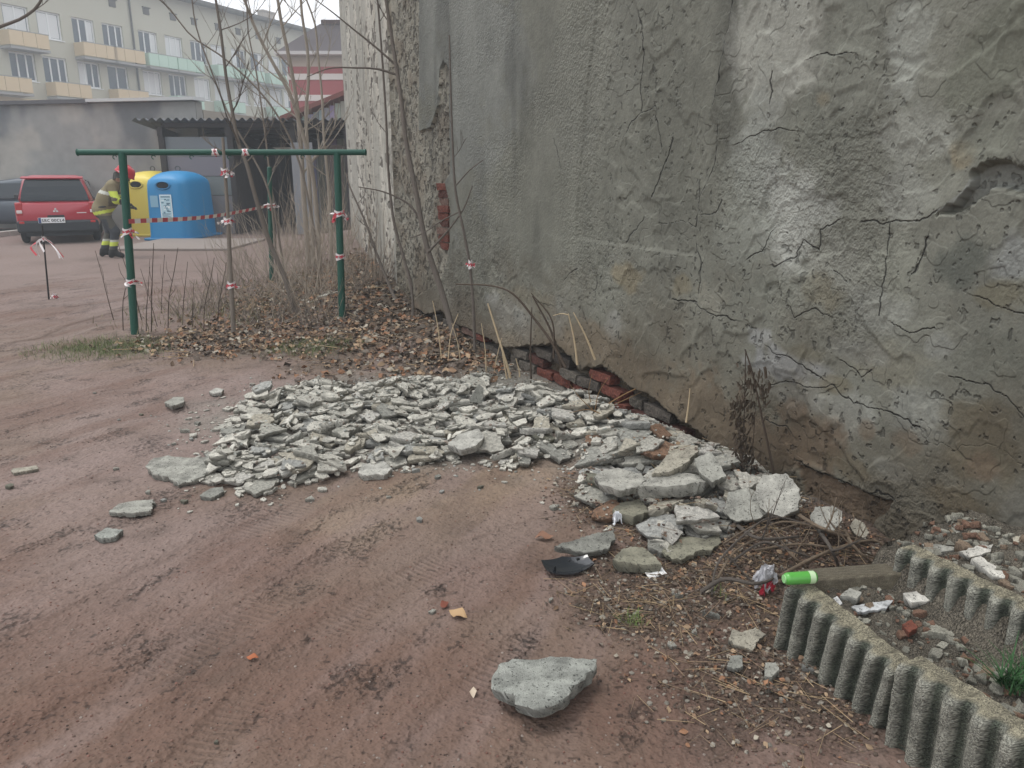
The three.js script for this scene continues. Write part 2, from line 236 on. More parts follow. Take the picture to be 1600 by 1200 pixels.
// ------------------------------------------------------------------ the cracked wall (near face) and the bare face past its corner
const toA = (l) => l.map(([x, y]) => wA(x, y));
const ablob = (px, py, rx, ry, col, k = 1, w = 0.45, f = 3) => { const c = wA(px, py), l = wA(px - rx, py), r = wA(px + rx, py), u = wA(px, py - ry), d = wA(px, py + ry); return { s: c[0], h: c[1], rs: abs(l[0] - r[0]) / 2, rh: abs(u[1] - d[1]) / 2, col, k, w, f }; };
const WK = 0.98;
const W = (r, g, b) => { const c = S(r, g, b, WK); c[2] *= 0.93; c[1] *= 0.985; return c; };
const zonesA = [
  ablob(720, 120, 90, 260, W(124, 127, 126), 0.7), ablob(900, 120, 150, 160, W(113, 114, 108), 0.8), ablob(1050, 160, 70, 200, W(106, 107, 100), 0.7), ablob(870, 330, 190, 110, W(108, 109, 102), 0.7),
  ablob(1215, 90, 75, 130, W(156, 157, 152), 0.85, 0.35), ablob(1190, 250, 60, 110, W(146, 149, 145), 0.8), ablob(1235, 320, 50, 90, W(158, 160, 157), 0.8), ablob(1155, 330, 50, 80, W(133, 136, 130), 0.6),
  ablob(1420, 60, 38, 90, W(146, 149, 145), 0.7), ablob(1330, 60, 50, 110, W(126, 128, 121), 0.7), ablob(1540, 70, 80, 100, W(106, 108, 99), 0.9), ablob(1290, 190, 60, 60, W(110, 112, 105), 0.7), ablob(1420, 200, 70, 55, W(144, 146, 141), 0.8), ablob(1400, 290, 70, 40, W(138, 140, 136), 0.6),
  ablob(1508, 240, 28, 28, W(126, 117, 98), 0.7), ablob(1288, 155, 14, 18, W(128, 121, 104), 0.6), ablob(1560, 210, 60, 60, W(112, 114, 106), 0.7), ablob(1490, 405, 58, 52, W(90, 93, 88), 0.9), ablob(1575, 395, 36, 50, W(138, 141, 142), 0.7), ablob(1400, 400, 55, 60, W(134, 136, 128), 0.7), ablob(1300, 400, 60, 50, W(138, 139, 133), 0.6),
  ablob(1270, 450, 40, 30, W(112, 106, 90), 0.6), ablob(1180, 440, 70, 60, W(118, 120, 113), 0.6), ablob(1560, 460, 50, 30, W(112, 108, 92), 0.7), ablob(1370, 470, 60, 40, W(138, 140, 136), 0.6), ablob(1560, 560, 60, 60, W(104, 106, 99), 0.8),
  ablob(1225, 572, 62, 36, W(150, 153, 157), 0.85, 0.4, 5), ablob(1185, 525, 22, 18, W(152, 154, 156), 0.7), ablob(1250, 630, 70, 26, W(150, 152, 149), 0.8, 0.6, 5), ablob(1335, 665, 40, 55, W(142, 144, 140), 0.8, 0.5, 5), ablob(1405, 560, 80, 40, W(126, 124, 112), 0.6), ablob(1450, 650, 62, 50, W(140, 142, 138), 0.75, 0.5, 4), ablob(1350, 545, 60, 20, W(132, 134, 131), 0.6), ablob(1470, 530, 26, 30, W(138, 140, 138), 0.5),
  ablob(1250, 545, 34, 20, W(108, 104, 88), 0.5), ablob(1300, 600, 26, 16, W(108, 102, 84), 0.6), ablob(1170, 690, 90, 60, W(112, 94, 80), 0.9), ablob(1090, 640, 80, 60, W(118, 105, 91), 0.85), ablob(1260, 700, 70, 45, W(106, 88, 74), 0.85), ablob(1235, 650, 36, 26, W(114, 94, 80), 0.6), ablob(1355, 680, 15, 20, W(118, 102, 86), 0.6), ablob(1420, 690, 26, 20, W(110, 95, 80), 0.6), ablob(1340, 740, 60, 22, W(100, 92, 76), 0.7), ablob(1400, 735, 45, 18, W(144, 146, 142), 0.7),
  ablob(1540, 700, 70, 80, W(106, 100, 85), 0.8), ablob(1535, 735, 30, 30, W(114, 95, 81), 0.6), ablob(1500, 780, 60, 30, W(96, 88, 72), 0.8), ablob(1440, 830, 70, 30, W(118, 116, 108), 0.85), ablob(1580, 800, 30, 50, W(124, 126, 124), 0.6),
  ablob(960, 560, 130, 45, W(116, 106, 93), 0.85), ablob(800, 500, 34, 40, W(148, 151, 150), 0.75, 0.7, 6), ablob(880, 505, 30, 45, W(140, 142, 139), 0.6, 0.7, 6), ablob(960, 520, 20, 40, W(150, 152, 150), 0.7, 0.6, 6), ablob(715, 470, 40, 30, W(136, 136, 130), 0.6), ablob(985, 430, 24, 26, W(132, 123, 102), 0.65), ablob(1065, 445, 22, 18, W(126, 119, 100), 0.6), ablob(1110, 460, 30, 26, W(130, 129, 120), 0.7), ablob(830, 470, 50, 26, W(112, 106, 92), 0.6), ablob(760, 520, 50, 18, W(122, 116, 108), 0.6), ablob(665, 500, 30, 18, W(134, 118, 108), 0.8),
];
const cracksA = [
  [[995, 15], [1005, 60], [998, 140], [1000, 175]], [[1022, 167], [1000, 176], [985, 190], [972, 215]], [[1022, 167], [1026, 200], [1030, 230]], [[1050, 215], [1034, 262], [1017, 306], 2],
  [[1145, 0], [1136, 50], [1122, 118], [1110, 180], 1.6], [[1122, 195], [1112, 268], [1092, 308], [1085, 355], 2.6], [[1092, 280], [1090, 310]], [[1085, 355], [1060, 345], [1025, 350]], [[1128, 312], [1118, 335], [1095, 337], 1.5], [[1005, 340], [990, 358], [975, 378], 1.5], [[1085, 380], [1094, 410], [1090, 460]],
  [[1150, 225], [1168, 216], [1200, 202], [1242, 205], 1.3], [[1262, 92], [1290, 83], [1330, 82], 1.3], [[1206, 110], [1203, 165]],
  [[1205, 415], [1240, 402], [1250, 378], [1275, 390], [1280, 360], [1312, 344], 1.7], [[1340, 345], [1385, 350], [1440, 346], [1468, 330], 1.7], [[1388, 352], [1382, 420], [1370, 492]], [[1235, 478], [1240, 494], [1270, 484], [1300, 496], 1.3],
  [[1195, 538], [1206, 550], [1245, 567], [1285, 592], 1.6], [[1200, 600], [1230, 597], [1270, 607], [1298, 604], 1.3], [[1298, 604], [1330, 628], [1372, 640], [1408, 652], [1440, 670], 2.4], [[1240, 720], [1265, 733], [1300, 748], [1350, 770], [1366, 768], [1402, 786], 2.2],
  [[1050, 468], [1086, 472], 3], [[1086, 476], [1120, 494], [1150, 500], 1.3], [[1520, 462], [1560, 478], [1600, 492]], [[1480, 590], [1540, 600], [1572, 622], [1600, 652]], [[1395, 505], [1420, 520], [1460, 514]], [[930, 438], [928, 470], 1.3], [[900, 420], [885, 432], [880, 438], 1.6], [[835, 470], [860, 478]], [[865, 215], [875, 262]], [[1310, 560], [1330, 575], [1345, 590], [1360, 575], 1.5], [[1090, 430], [1096, 410]], [[1195, 655], [1225, 668], [1235, 680]], [[1425, 430], [1440, 395], [1450, 370]], [[1320, 440], [1300, 425]], [[1165, 405], [1190, 390], [1205, 360]],
].map((c) => { const w = typeof c[c.length - 1] === 'number' ? c[c.length - 1] : 1, l = toA(c.filter((p) => typeof p !== 'number')), xs = l.map((p) => p[0]), ys = l.map((p) => p[1]); const vert = (max(...ys) - min(...ys)) / (max(...xs) - min(...xs) + max(...ys) - min(...ys)); return { w: w * (1 + 1.1 * vert), l, b: [min(...xs) - 0.12, max(...xs) + 0.12, min(...ys) - 0.12, max(...ys) + 0.12] }; });
const stepLine = toA([[1150, -60], [1138, 40], [1122, 118], [1110, 180], [1122, 195], [1112, 268], [1092, 308], [1085, 360], [1085, 420]]); // right of it the top coat is gone
const flake = toA([[1462, 332], [1482, 318], [1505, 300], [1522, 272], [1538, 262], [1556, 256], [1580, 258], [1594, 264], [1640, 270], [1640, 292], [1590, 300], [1560, 292], [1540, 300], [1520, 318], [1490, 326]]);
const bareA = toA([[560, -80], [655, -80], [655, 90], [654, 205], [672, 200], [684, 165], [687, 110], [693, 98], [701, 108], [702, 270], [694, 286], [703, 326], [701, 385], [692, 430], [672, 452], [640, 470], [560, 480]]);
const edgeA = toA([[630, 470], [668, 492], [690, 486], [712, 505], [740, 518], [765, 530], [790, 545], [830, 540], [870, 540], [893, 560], [905, 578], [940, 572], [962, 588], [988, 607], [1020, 622], [1045, 645], [1065, 660], [1088, 672], [1105, 690], [1120, 705], [1135, 728], [1150, 765]]);
const fallen = toA([[1242, 722], [1300, 750], [1350, 771], [1394, 784], [1384, 800], [1362, 812], [1352, 850], [1300, 830], [1255, 770]]);
const edgeH = (s) => { // height of the broken lower edge of the render at s
  if (s > edgeA[0][0] || s < edgeA[edgeA.length - 1][0]) return -1;
  for (let i = 0; i < edgeA.length - 1; i++) if (s <= edgeA[i][0] && s >= edgeA[i + 1][0]) return lerp(edgeA[i][1], edgeA[i + 1][1], (edgeA[i][0] - s) / (edgeA[i][0] - edgeA[i + 1][0])) + 0.012 * fbm(s * 18, 3, 2);
  return -1;
};
const recessA = (s, h) => edgeH(s + 0.01 * vn(s * 20, h * 20)) - h > 0 ? 1 : 0;
const roughA = (s, h) => clamp(sst(1.5, 0.7, h + 0.35 * fbm(s * 1.2, h * 1.2, 3)) * 0.8 + sst(2.9, 2.2, s + 0.15 * fbm(h * 2, s, 2)) * 0.75 + 0.08);
function coarseA(s, h) { // displacement of the surface that the mesh itself carries, metres
  let n = 0.008 * fbm(s * 0.9, h * 0.9 + 4, 2) + 0.0035 * fbm(s * 3.2, h * 3.2, 3);
  const wob = 0.024 * fbm(s * 11, h * 11, 4), R = roughA(s, h);
  n += R * 0.0045 * (fbm(s * 7 + 4, h * 7, 4) + 0.2);
  const sl = polyDist(stepLine, s, h); n -= 0.008 * sst(-0.006, 0.006, -sl[2] + wob * 0.4) * (h > wA(1085, 400)[1] ? 1 : 0) * (sl[0] < 1.2 ? 1 : 0);
  // loose sheets of render that ended along a broken edge
  const f1 = fbm(s * 1.3 + 11, h * 1.3, 4), f2 = fbm(s * 2.3 + 40, h * 2.3 + 4, 4);
  const f3 = fbm(s * 4.5 + 70, h * 3 + 9, 4), rag = 1.3 * wob; n -= (0.008 * sst(0.10, 0.115, f1 + rag) + 0.006 * sst(0.16, 0.175, f2 + rag) + 0.005 * sst(0.2, 0.215, f3 + rag)) * R; n += 0.002 * R * (exp(-(((f1 + rag - 0.08) / 0.02) ** 2)) + exp(-(((f2 + rag - 0.14) / 0.02) ** 2)));
  if (polyMask(flake, s + wob, h + wob)) n -= 0.034 + 0.012 * fbm(s * 25, h * 25, 3); else { const d = polyDist(flake.slice(0, 6), s, h)[0]; n += 0.018 * exp(-d * d / 0.004); }
  if (polyMask(bareA, s + wob * 0.7, h + wob)) n -= 0.026 + 0.012 * fbm(s * 12, h * 12, 3);
  n *= 1 - sst(ALEN - 0.07, ALEN - 0.005, s);
  if (polyMask(fallen, s + wob * 0.6, h + wob * 0.6)) n -= 0.024;
  const e = edgeH(s); if (e > 0) { if (recessA(s, h)) n -= 0.075 + 0.03 * fbm(s * 9, h * 9, 2); else n += 0.014 * exp(-((h - e) ** 2) / 0.012); }
  return n;
}
function fineA(s, h, out) { // fine relief (metres, returned) and colour (into out)
  const R = roughA(s, h), c = out; c[0] = bA[0]; c[1] = bA[1]; c[2] = bA[2];
  const fq1 = fbm(s * 7, h * 7, 3), fq2 = fbm(s * 23, h * 19, 2), wx = fbm(s * 2.2 + 5, h * 2.2, 3), wy = fbm(s * 2.2, h * 2.2 + 50, 3);
  for (const z of zonesA) { const dx = (s - z.s) / z.rs, dy = (h - z.h) / z.rh; if (dx * dx + dy * dy > 4) continue; mix3(c, z.col, z.k * (1 - sst(0.5, 1.1, hypot(dx + z.w * 1.5 * wx, dy + z.w * 1.5 * wy) + 0.4 * fq1 + 0.3 * fq2))); }
  const bare = polyMask(bareA, s, h); if (bare) { c[0] = bareC[0]; c[1] = bareC[1]; c[2] = bareC[2]; }
  const n1 = vn(s * 16, h * 16), n2 = vn(s * 38 + 9, h * 38), n3 = vn(s * 90, h * 90 + 3), n4 = vn(s * 200, h * 200), n5 = vn(s * 420 + 1, h * 420);
  const am = 0.3 + 0.95 * sst(-0.25, 0.35, fbm(s * 1.9 + 21, h * 1.9, 3)); let g = (0.0017 * n2 * (0.5 + R) + 0.0019 * n3 + 0.0015 * n4 + 0.0008 * n5) * am, t = 1 + 0.05 * n1 + 0.05 * n2 + 0.07 * n3 + 0.08 * n4 + 0.07 * n5;
  const big = fbm(s * 4.3, h * 4.3 + 13, 4); t += 0.14 * big;
  const drip = fbm(s * 7 + 2, h * 0.7, 3), wide = fbm(s * 1.7 + 8, h * 0.28, 3); t += 0.15 * drip + 0.22 * wide; t *= 1 - 0.16 * sst(1.1, 0.1, h + 0.4 * big); t *= 1 - 0.3 * sst(0.15, 0.5, fbm(s * 3.1 + 50, h * 0.55, 4)) * sst(0.4, 1.4, h);
  // lumps and sharp edged scales of the rough coat
  const rd = ridge(s * 13 + wx, h * 13 + wy, 3); g += R * 0.0026 * (rd - 0.6) * am; 
  const sc = fbm(s * 10 + 7, h * 10, 3), lip = sst(0.12, 0.16, sc); g += R * 0.0035 * lip; t -= R * 0.35 * exp(-(((sc - 0.118) / 0.018) ** 2)) * sst(-0.1, 0.3, n1 + big);
  const pit = sst(0.40, 0.54, fbm(s * 40 + 3, h * 34, 3)) * R * sst(-0.1, 0.25, fbm(s * 2.1 + 60, h * 2.1, 2) + (R - 0.55)); g -= 0.007 * pit; t *= 1 - 0.42 * pit;
  if (bare) { const q = sst(0.0, 0.35, fbm(s * 30, h * 24, 4)); g -= 0.016 * q; t *= 1 - 0.5 * q; mix3(c, W(120, 110, 98), 0.6 * sst(0, 0.4, fbm(s * 5, h * 4, 3))); }
  // hair cracks in the old coat; dark lines paint their dirt and inner shade
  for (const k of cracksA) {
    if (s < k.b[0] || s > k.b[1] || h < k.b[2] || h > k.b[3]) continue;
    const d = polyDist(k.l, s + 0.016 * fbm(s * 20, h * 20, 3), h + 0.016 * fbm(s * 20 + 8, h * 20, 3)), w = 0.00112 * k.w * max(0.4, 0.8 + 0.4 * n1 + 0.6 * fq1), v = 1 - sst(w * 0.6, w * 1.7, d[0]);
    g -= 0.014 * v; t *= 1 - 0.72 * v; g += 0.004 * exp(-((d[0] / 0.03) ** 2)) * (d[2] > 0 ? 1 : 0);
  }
  if (R > 0.3) { const q = worley(s * 2.1 + 0.5 * wx + 0.1 * fq1, h * 2.1 + 0.5 * wy + 0.1 * fq2), e = q[1] - q[0], v = (1 - sst(0.003, 0.010, e)) * sst(0.25, 0.45, fbm(s * 3.1 + 33, h * 3.1, 3)) * R; g -= 0.003 * v; t *= 1 - 0.25 * v; }
  if (polyMask(fallen, s, h)) { mix3(c, W(126, 100, 84), 0.75); g += 0.004 * fbm(s * 25, h * 25, 3); }
  if (polyMask(flake, s, h)) { mix3(c, W(126, 129, 128), 0.6); }
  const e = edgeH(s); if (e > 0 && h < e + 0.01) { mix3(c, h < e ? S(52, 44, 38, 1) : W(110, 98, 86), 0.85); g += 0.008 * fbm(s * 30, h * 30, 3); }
  else if (e > 0 && h < e + 0.3) mix3(c, W(114, 101, 88), 0.5 * sst(0.3, 0, h - e + 0.1 * big));
  mix3(c, W(101, 90, 74), 0.55 * sst(1.1, 0.2, h + 0.5 * big)); if (h < 0.35) mix3(c, W(100, 88, 74), 0.35 * sst(0.35, 0, h + 0.12 * big));
  // soot and damp: slightly greener and darker low down
  for (let k = 0; k < 3; k++) c[k] *= t; return g;
}
const bA = W(118, 119, 112), bareC = W(146, 143, 134);
function plasterMesh(name, parent, sOf, uOf, ns, hs, coarse, fine, TW, TH, invU, hMax, h0, map) {
  const col = new Uint8Array(TW * TH * 4), hgt = new Float32Array(TW * TH * 4), o = [0, 0, 0];
  for (let j = 0; j < TH; j++) for (let i = 0; i < TW; i++) { const s = invU((i + 0.5) / TW), h = h0 + (j + 0.5) / TH * (hMax - h0), g = fine(s, h, o), p = (j * TW + i) * 4; hgt[p] = hgt[p + 1] = hgt[p + 2] = g / 0.05 + 0.5; hgt[p + 3] = 1; for (let k = 0; k < 3; k++) col[p + k] = clamp(l2s(max(0, o[k]))) * 255; col[p + 3] = 255; }
  const N = ns.length, P = [], UV = [], I = [];
  for (let j = 0; j < hs.length; j++) for (let i = 0; i < N; i++) {
    const s = ns[i], h = hs[j]; P.push(-s, h, coarse(s, h)); UV.push(uOf(s), (h - h0) / (hMax - h0));
    if (i < N - 1 && j < hs.length - 1) { const k = j * N + i; I.push(k, k + N, k + 1, k + 1, k + N, k + N + 1); }
  }
  const g = new THREE.BufferGeometry(); g.setAttribute('position', new THREE.Float32BufferAttribute(P, 3)); g.setAttribute('uv', new THREE.Float32BufferAttribute(UV, 2)); g.setIndex(I); g.computeVertexNormals();
  const wr = THREE.MirroredRepeatWrapping;
  return mesh(name, g, new THREE.MeshStandardMaterial({ map: tex(col, TW, TH, { srgb: true, wrap: wr }), bumpMap: tex(hgt, TW, TH, { float: true, wrap: wr }), bumpScale: 0.05, roughness: 0.93 }), parent);
}
const wallA = thing('plastered_wall', 'tall wall of cracked grey plaster on the right with bricks bared along its foot', 'wall', [A0.x, 0, A0.z], atan2(AD.z, -AD.x));
{
  const s0 = -0.7, F = (s) => s + 3.1, L0 = Math.log(F(s0)), L1 = Math.log(F(ALEN)), slope = 1 / (F(s0) * (L1 - L0));
  const uOf = (s) => s >= s0 ? (Math.log(F(s)) - L0) / (L1 - L0) : (s - s0) * slope, invU = (u) => exp(lerp(L0, L1, u)) - 3.1;
  const ns = []; for (let i = 0; i < 30; i++) ns.push(-6 + (s0 + 6) * i / 30); for (let i = 0; i <= 760; i++) ns.push(invU(i / 760));
  const hs = []; for (let j = 0; j <= 400; j++) hs.push(-0.25 + 3.9 * j / 400); for (let j = 1; j <= 20; j++) hs.push(3.65 + 4.35 * j / 20);
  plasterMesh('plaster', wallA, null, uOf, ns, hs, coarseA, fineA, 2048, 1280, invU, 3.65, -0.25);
  mesh('wall_core', merge([box(ALEN + 6 - 0.02, 8.28, 0.3, [-(ALEN - 6) / 2 + 0.0, 3.86, -0.32]), box(ALEN + 6, 0.12, 0.5, [-(ALEN - 6) / 2, 8.06, -0.2])]), std(S(110, 104, 96)), wallA);
}
const brickTex = grey(256, tile((u, v) => 0.78 + 0.3 * fbm(u * 14, v * 14, 4) + 0.2 * vn(u * 70, v * 70)), { srgb: true, rep: [7, 7] }), brickB = grey(256, tile((u, v) => 0.5 + 0.4 * fbm(u * 20, v * 20, 4)), { rep: [7, 7] }), bstd = (c) => new THREE.MeshStandardMaterial({ color: C(c), map: brickTex, bumpMap: brickB, bumpScale: 0.006, roughness: 0.95 });
const brickRed = bstd(S(134, 76, 62)), brickDark = bstd(S(104, 64, 54)), brickPale = bstd(S(140, 112, 100)), mortarGrey = bstd(S(120, 112, 102)), sootBrick = bstd(S(70, 62, 56)), oldMortar = bstd(S(104, 96, 88));
function brickGeo(seed, L = 0.24, H = 0.065, D = 0.11) { // a worn brick: chipped corners, uneven faces
  const R = rng(seed), g = mergeVertices(new THREE.BoxGeometry(L, H, D, 4, 2, 2).deleteAttribute('normal').deleteAttribute('uv')), p = g.attributes.position;
  for (let i = 0; i < p.count; i++) { const x = p.getX(i), y = p.getY(i), z = p.getZ(i), e = (abs(x) > L * 0.49) + (abs(y) > H * 0.49) + (abs(z) > D * 0.49), k = e > 1 ? 1 - 0.1 * R() * (e - 1) : 1; p.setXYZ(i, x * (e > 1 ? 1 - 0.04 * R() : 1) + 0.003 * (R() - 0.5), y * k + 0.003 * (R() - 0.5), z * k + 0.006 * (R() - 0.5)); }
  const q = g.toNonIndexed(); q.computeVertexNormals(); { const P = q.attributes.position, U = []; for (let i = 0; i < P.count; i++) U.push(P.getX(i) + P.getZ(i) * 0.7 + seed * 0.13, P.getY(i) + P.getZ(i) * 0.7 + seed * 0.29); q.setAttribute('uv', new THREE.Float32BufferAttribute(U, 2)); } return q;
}
const brickGeos = [11, 12, 13, 14, 15, 16].map((s) => brickGeo(s)), halfGeos = [21, 22, 23].map((s) => brickGeo(s, 0.115));
{ // bricks laid in courses where the render has come off along the foot of the wall
  const R = rng(5), mats = [brickRed, brickRed, brickDark, brickPale, mortarGrey, oldMortar, sootBrick];
  for (let c = 0; c < 9; c++) {
    const y = -0.02 + c * 0.076, s0 = (c % 2) * 0.125;
    for (let s = 1.6 + s0; s < ALEN - 0.15; s += 0.252) {
      const e = edgeH(s), e1 = edgeH(s - 0.1), e2 = edgeH(s + 0.1); if (min(e, e1, e2) < y + 0.015) continue;
      if (R() < 0.22) continue;
      const top = min(e, e1, e2) < y + 0.1, m = mesh('brick', R() < 0.75 ? brickGeos[floor(R() * 6)] : halfGeos[floor(R() * 3)], top && R() < 0.5 ? mats[4 + floor(R() * 3)] : mats[R() < 0.6 ? floor(R() * 4) : 4 + floor(R() * 3)], wallA);
      m.position.set(-s, y, -0.075 + 0.035 * R()); m.rotation.set((R() - 0.5) * 0.16, (R() - 0.5) * 0.16, (R() - 0.5) * 0.08);
    }
  }
  const spot = wA(694, 330);
  for (let c = 0; c < 9; c++) { const p = wA(688 + (c % 2) * 3, 384 - c * 11.5), m = mesh('brick', brickGeos[c % 6], [brickRed, brickRed, brickPale, brickDark][c % 4], wallA); m.position.set(-(p[0] - 0.03 + (c % 2) * 0.035), p[1], -0.072 + 0.008 * (c % 3)); m.rotation.set(0, (c % 3 - 1) * 0.06, (c % 2) * 0.03); }
}
const wallB = thing('bare_wall', 'pale pitted wall stripped of plaster, running back from the corner of the grey wall', 'wall', [CORNER.x, 0, CORNER.z], atan2(BD.z, -BD.x));
{
  const bB = S(164, 160, 150, 1.3), dB_ = S(78, 72, 66, 1.1), lB = S(182, 179, 170, 1.3), tB = S(152, 140, 124, 1.25);
  const coarse = (s, h) => { const str = fbm(s * 1.6 + 4, h * 0.25, 3), gone = sst(-0.2, 0.08, str + 0.25 * fbm(s * 3, h * 2, 3)); const sm = sst(BLEN - 0.9, BLEN - 0.7, s); return (-0.02 * gone + 0.02 * fbm(s * 6, h * 5, 4) * gone + 0.015 * fbm(s * 0.6, h * 0.5, 2)) * (1 - sm) * sst(0, 0.12, s) + 0.02 * sm; };
  const fine = (s, h, o) => {
    const str = fbm(s * 1.6 + 4, h * 0.25, 3), gone = sst(-0.2, 0.08, str + 0.25 * fbm(s * 3, h * 2, 3)) * (1 - sst(BLEN - 0.9, BLEN - 0.7, s)), n3 = vn(s * 60, h * 60), n4 = vn(s * 130, h * 130);
    o[0] = bB[0]; o[1] = bB[1]; o[2] = bB[2]; mix3(o, lB, 0.5 * sst(0, 0.4, fbm(s * 1.1, h * 0.7 + 7, 3))); mix3(o, tB, 0.4 * sst(0, 0.4, fbm(s * 0.9 + 5, h * 0.5, 3))); mix3(o, S(140, 138, 130, 1.3), 0.8 * (1 - gone));
    let g = 0.002 * n3 + 0.001 * n4, t = 1 + 0.08 * n3 + 0.07 * n4;
    const pit = sst(0.08, 0.3, fbm(s * 5.5, h * 13 + 3, 4)) * (0.2 + 0.8 * gone); g -= 0.022 * pit; mix3(o, dB_, 0.9 * pit);
    const vert = sst(0.25, 0.5, fbm(s * 4 + 20, h * 0.35, 2)); g -= 0.012 * vert; t *= 1 - 0.3 * vert;
    for (let k = 0; k < 3; k++) o[k] *= t; return g;
  };
  const ns = [], hs = []; for (let i = 0; i <= 280; i++) ns.push(-0.003 + (BLEN + 0.003) * i / 280); for (let j = 0; j <= 220; j++) hs.push(-0.25 + 6.25 * j / 220); for (let j = 1; j <= 8; j++) hs.push(6 + j * 0.25);
  plasterMesh('bare_face', wallB, null, (s) => s / BLEN, ns, hs, coarse, fine, 1024, 1024, (u) => u * BLEN, 6, -0.25);
  mesh('wall_core', box(BLEN, 8.2, 0.4, [-BLEN / 2, 3.9, -0.27]), std(S(120, 114, 104)), wallB);
}
// ------------------------------------------------------------------ what stands on the ground knows its height
const gy = (x, z) => yardH(x, z, false);
const gpt = (px, py) => { let p = ground(px, py, 0); for (let k = 0; k < 4; k++) p = ground(px, py, gSmooth(p.x, p.z)); p.y = gy(p.x, p.z); return p; };

// ------------------------------------------------------------------ far background: apartment house, brick house
const fogless = 1;
{
  // the plane of the long apartment house, running away to the right
  const Q = at(175, 106, 60), QD = V(0.4325, 0, -1).normalize(), QN = V(QD.z, 0, -QD.x).multiplyScalar(1);
  const bw = (px, py) => { const p = onPlane(px, py, Q, QN); return [p.clone().sub(Q).dot(QD), p.y]; };
  const turn = atan2(-QD.z, QD.x), apt = thing('apartment_building', 'long four-storey grey and cream apartment building with balconies, behind the yard wall', 'apartment building', [Q.x, 0, Q.z], turn);
  // local: x along, y up, z away from the yard is +? (kept so that the yard side is -side * z)
  const side = V(0, 0, 1).applyAxisAngle(V(0, 1, 0), turn).dot(V(0, 0, 1)) > 0 ? 1 : -1;
  const L0 = -16, L1 = 24, T = 14.6, cols = [25, 77, 131, 177, 232, 272, 311, 342, 373, 402, 428, 450].map((x) => bw(x, 45 + 0.18 * (x - 62) - 10)[0]); cols.unshift(cols[0] - 3, cols[0] - 6);
  const rows = [0.6, 3.4, 6.2, 9.0].map((y) => [y + 1.15, y + 2.85]);
  const plas = std(S(184, 182, 166)), cream = std(S(204, 190, 158)), white = std(S(226, 228, 228), 0.5), glass = new THREE.MeshPhysicalMaterial({ color: C(S(66, 76, 88)), roughness: 0.12, metalness: 0, specularIntensity: 1 }), curtain = std(S(214, 216, 216)), dark = std(S(84, 82, 80));
  const ww = 1.75, upper = [], lower = [];
  for (const g of [[0, 6.25, lower], [6.25, T, upper]]) {
    const rws = rows.filter((r) => r[0] > g[0] && r[1] < g[1]), ys = [g[0], ...rws.flat(), g[1]];
    for (let k = 0; k < ys.length; k += 2) g[2].push(box(L1 - L0, ys[k + 1] - ys[k], 0.4, [(L0 + L1) / 2, (ys[k] + ys[k + 1]) / 2, -0.2 * side]));
    for (const r of rws) for (let i = -1; i < cols.length; i++) { const a = i < 0 ? L0 : cols[i] + ww / 2, b = i + 1 < cols.length ? cols[i + 1] - ww / 2 : L1; g[2].push(box(b - a, r[1] - r[0], 0.4, [(a + b) / 2, (r[0] + r[1]) / 2, -0.2 * side])); }
  }
  tag(mesh('wall', merge(upper), plas, apt), 'grey plastered upper storeys'); tag(mesh('wall', merge(lower), cream, apt), 'cream plastered lower storeys');
  mesh('wall', box(L1 - L0 - 0.02, T - 0.1, 9, [(L0 + L1) / 2, (T - 0.1) / 2, -4.95 * side]), plas, apt);
  const roof = mesh('roof', merge([box(L1 - L0 + 0.8, 0.22, 10.6, [(L0 + L1) / 2, T + 0.11, -4.4 * side]), box(L1 - L0 + 0.9, 0.08, 0.16, [(L0 + L1) / 2, T + 0.0, 0.9 * side])]), dark, apt);
  for (const px of [303, 455]) { const s = bw(px, 12)[0]; mesh('chimney', merge([box(1.6, 1.5, 0.7, [s, T + 0.9, -3 * side]), box(1.8, 0.12, 0.9, [s, T + 1.7, -3 * side])]), std(S(170, 160, 150)), roof); }
  mesh('downpipe', cyl(0.07, 0.07, T, [bw(207, 60)[0], T / 2, 0.1 * side], [0, 0, 0], 8), dark, apt);
  const frameG = (kind) => merge([box(ww, 0.09, 0.07, [0, 0.8, 0]), box(ww, 0.09, 0.07, [0, -0.8, 0]), ...[-ww / 2 + 0.045, ww / 2 - 0.045, ...(kind ? [-0.28, 0.32] : [0])].map((x) => box(0.1, 1.52, 0.07, [x, 0, 0])), box(ww + 0.2, 0.05, 0.2, [0, -0.87, 0.12 * side])]);
  const frames = [frameG(0), frameG(1)], paneG = box(ww - 0.1, 1.55, 0.02, [0, 0, -0.02 * side]), curtG = [box(0.62, 1.45, 0.02, [-0.42, 0, -0.005 * side]), box(1.45, 1.45, 0.02, [0, 0, -0.005 * side]), box(0.5, 1.45, 0.02, [0.5, 0, -0.005 * side])];
  const R = rng(77);
  rows.forEach((r, ri) => cols.forEach((s, ci) => {
    if (ri < 1) return;
    const w = mesh('window', frames[R() < 0.6 ? 1 : 0], white, apt); w.position.set(s, (r[0] + r[1]) / 2, -0.16 * side);
    mesh('pane', paneG, glass, w); if (R() < 0.7) mesh('curtain', curtG[floor(R() * 3)], curtain, w);
  }));
  for (const px of [175, 228, 270, 303, 340, 372, 403, 435, 461]) { const s = bw(px, 8 + (px - 175) * 0.235)[0]; mesh('vent', merge([box(0.55, 0.45, 0.06, [s, 13.25, 0.03 * side]), box(0.7, 0.06, 0.16, [s, 13.5, 0.08 * side])]), dark, apt); }
  // balconies: slab and sheet-metal parapet, ochre on the left, mint green on the right
  const ochre = std(S(206, 186, 152), 0.7), mint = std(S(184, 212, 196), 0.7), slabM = std(S(150, 150, 150));
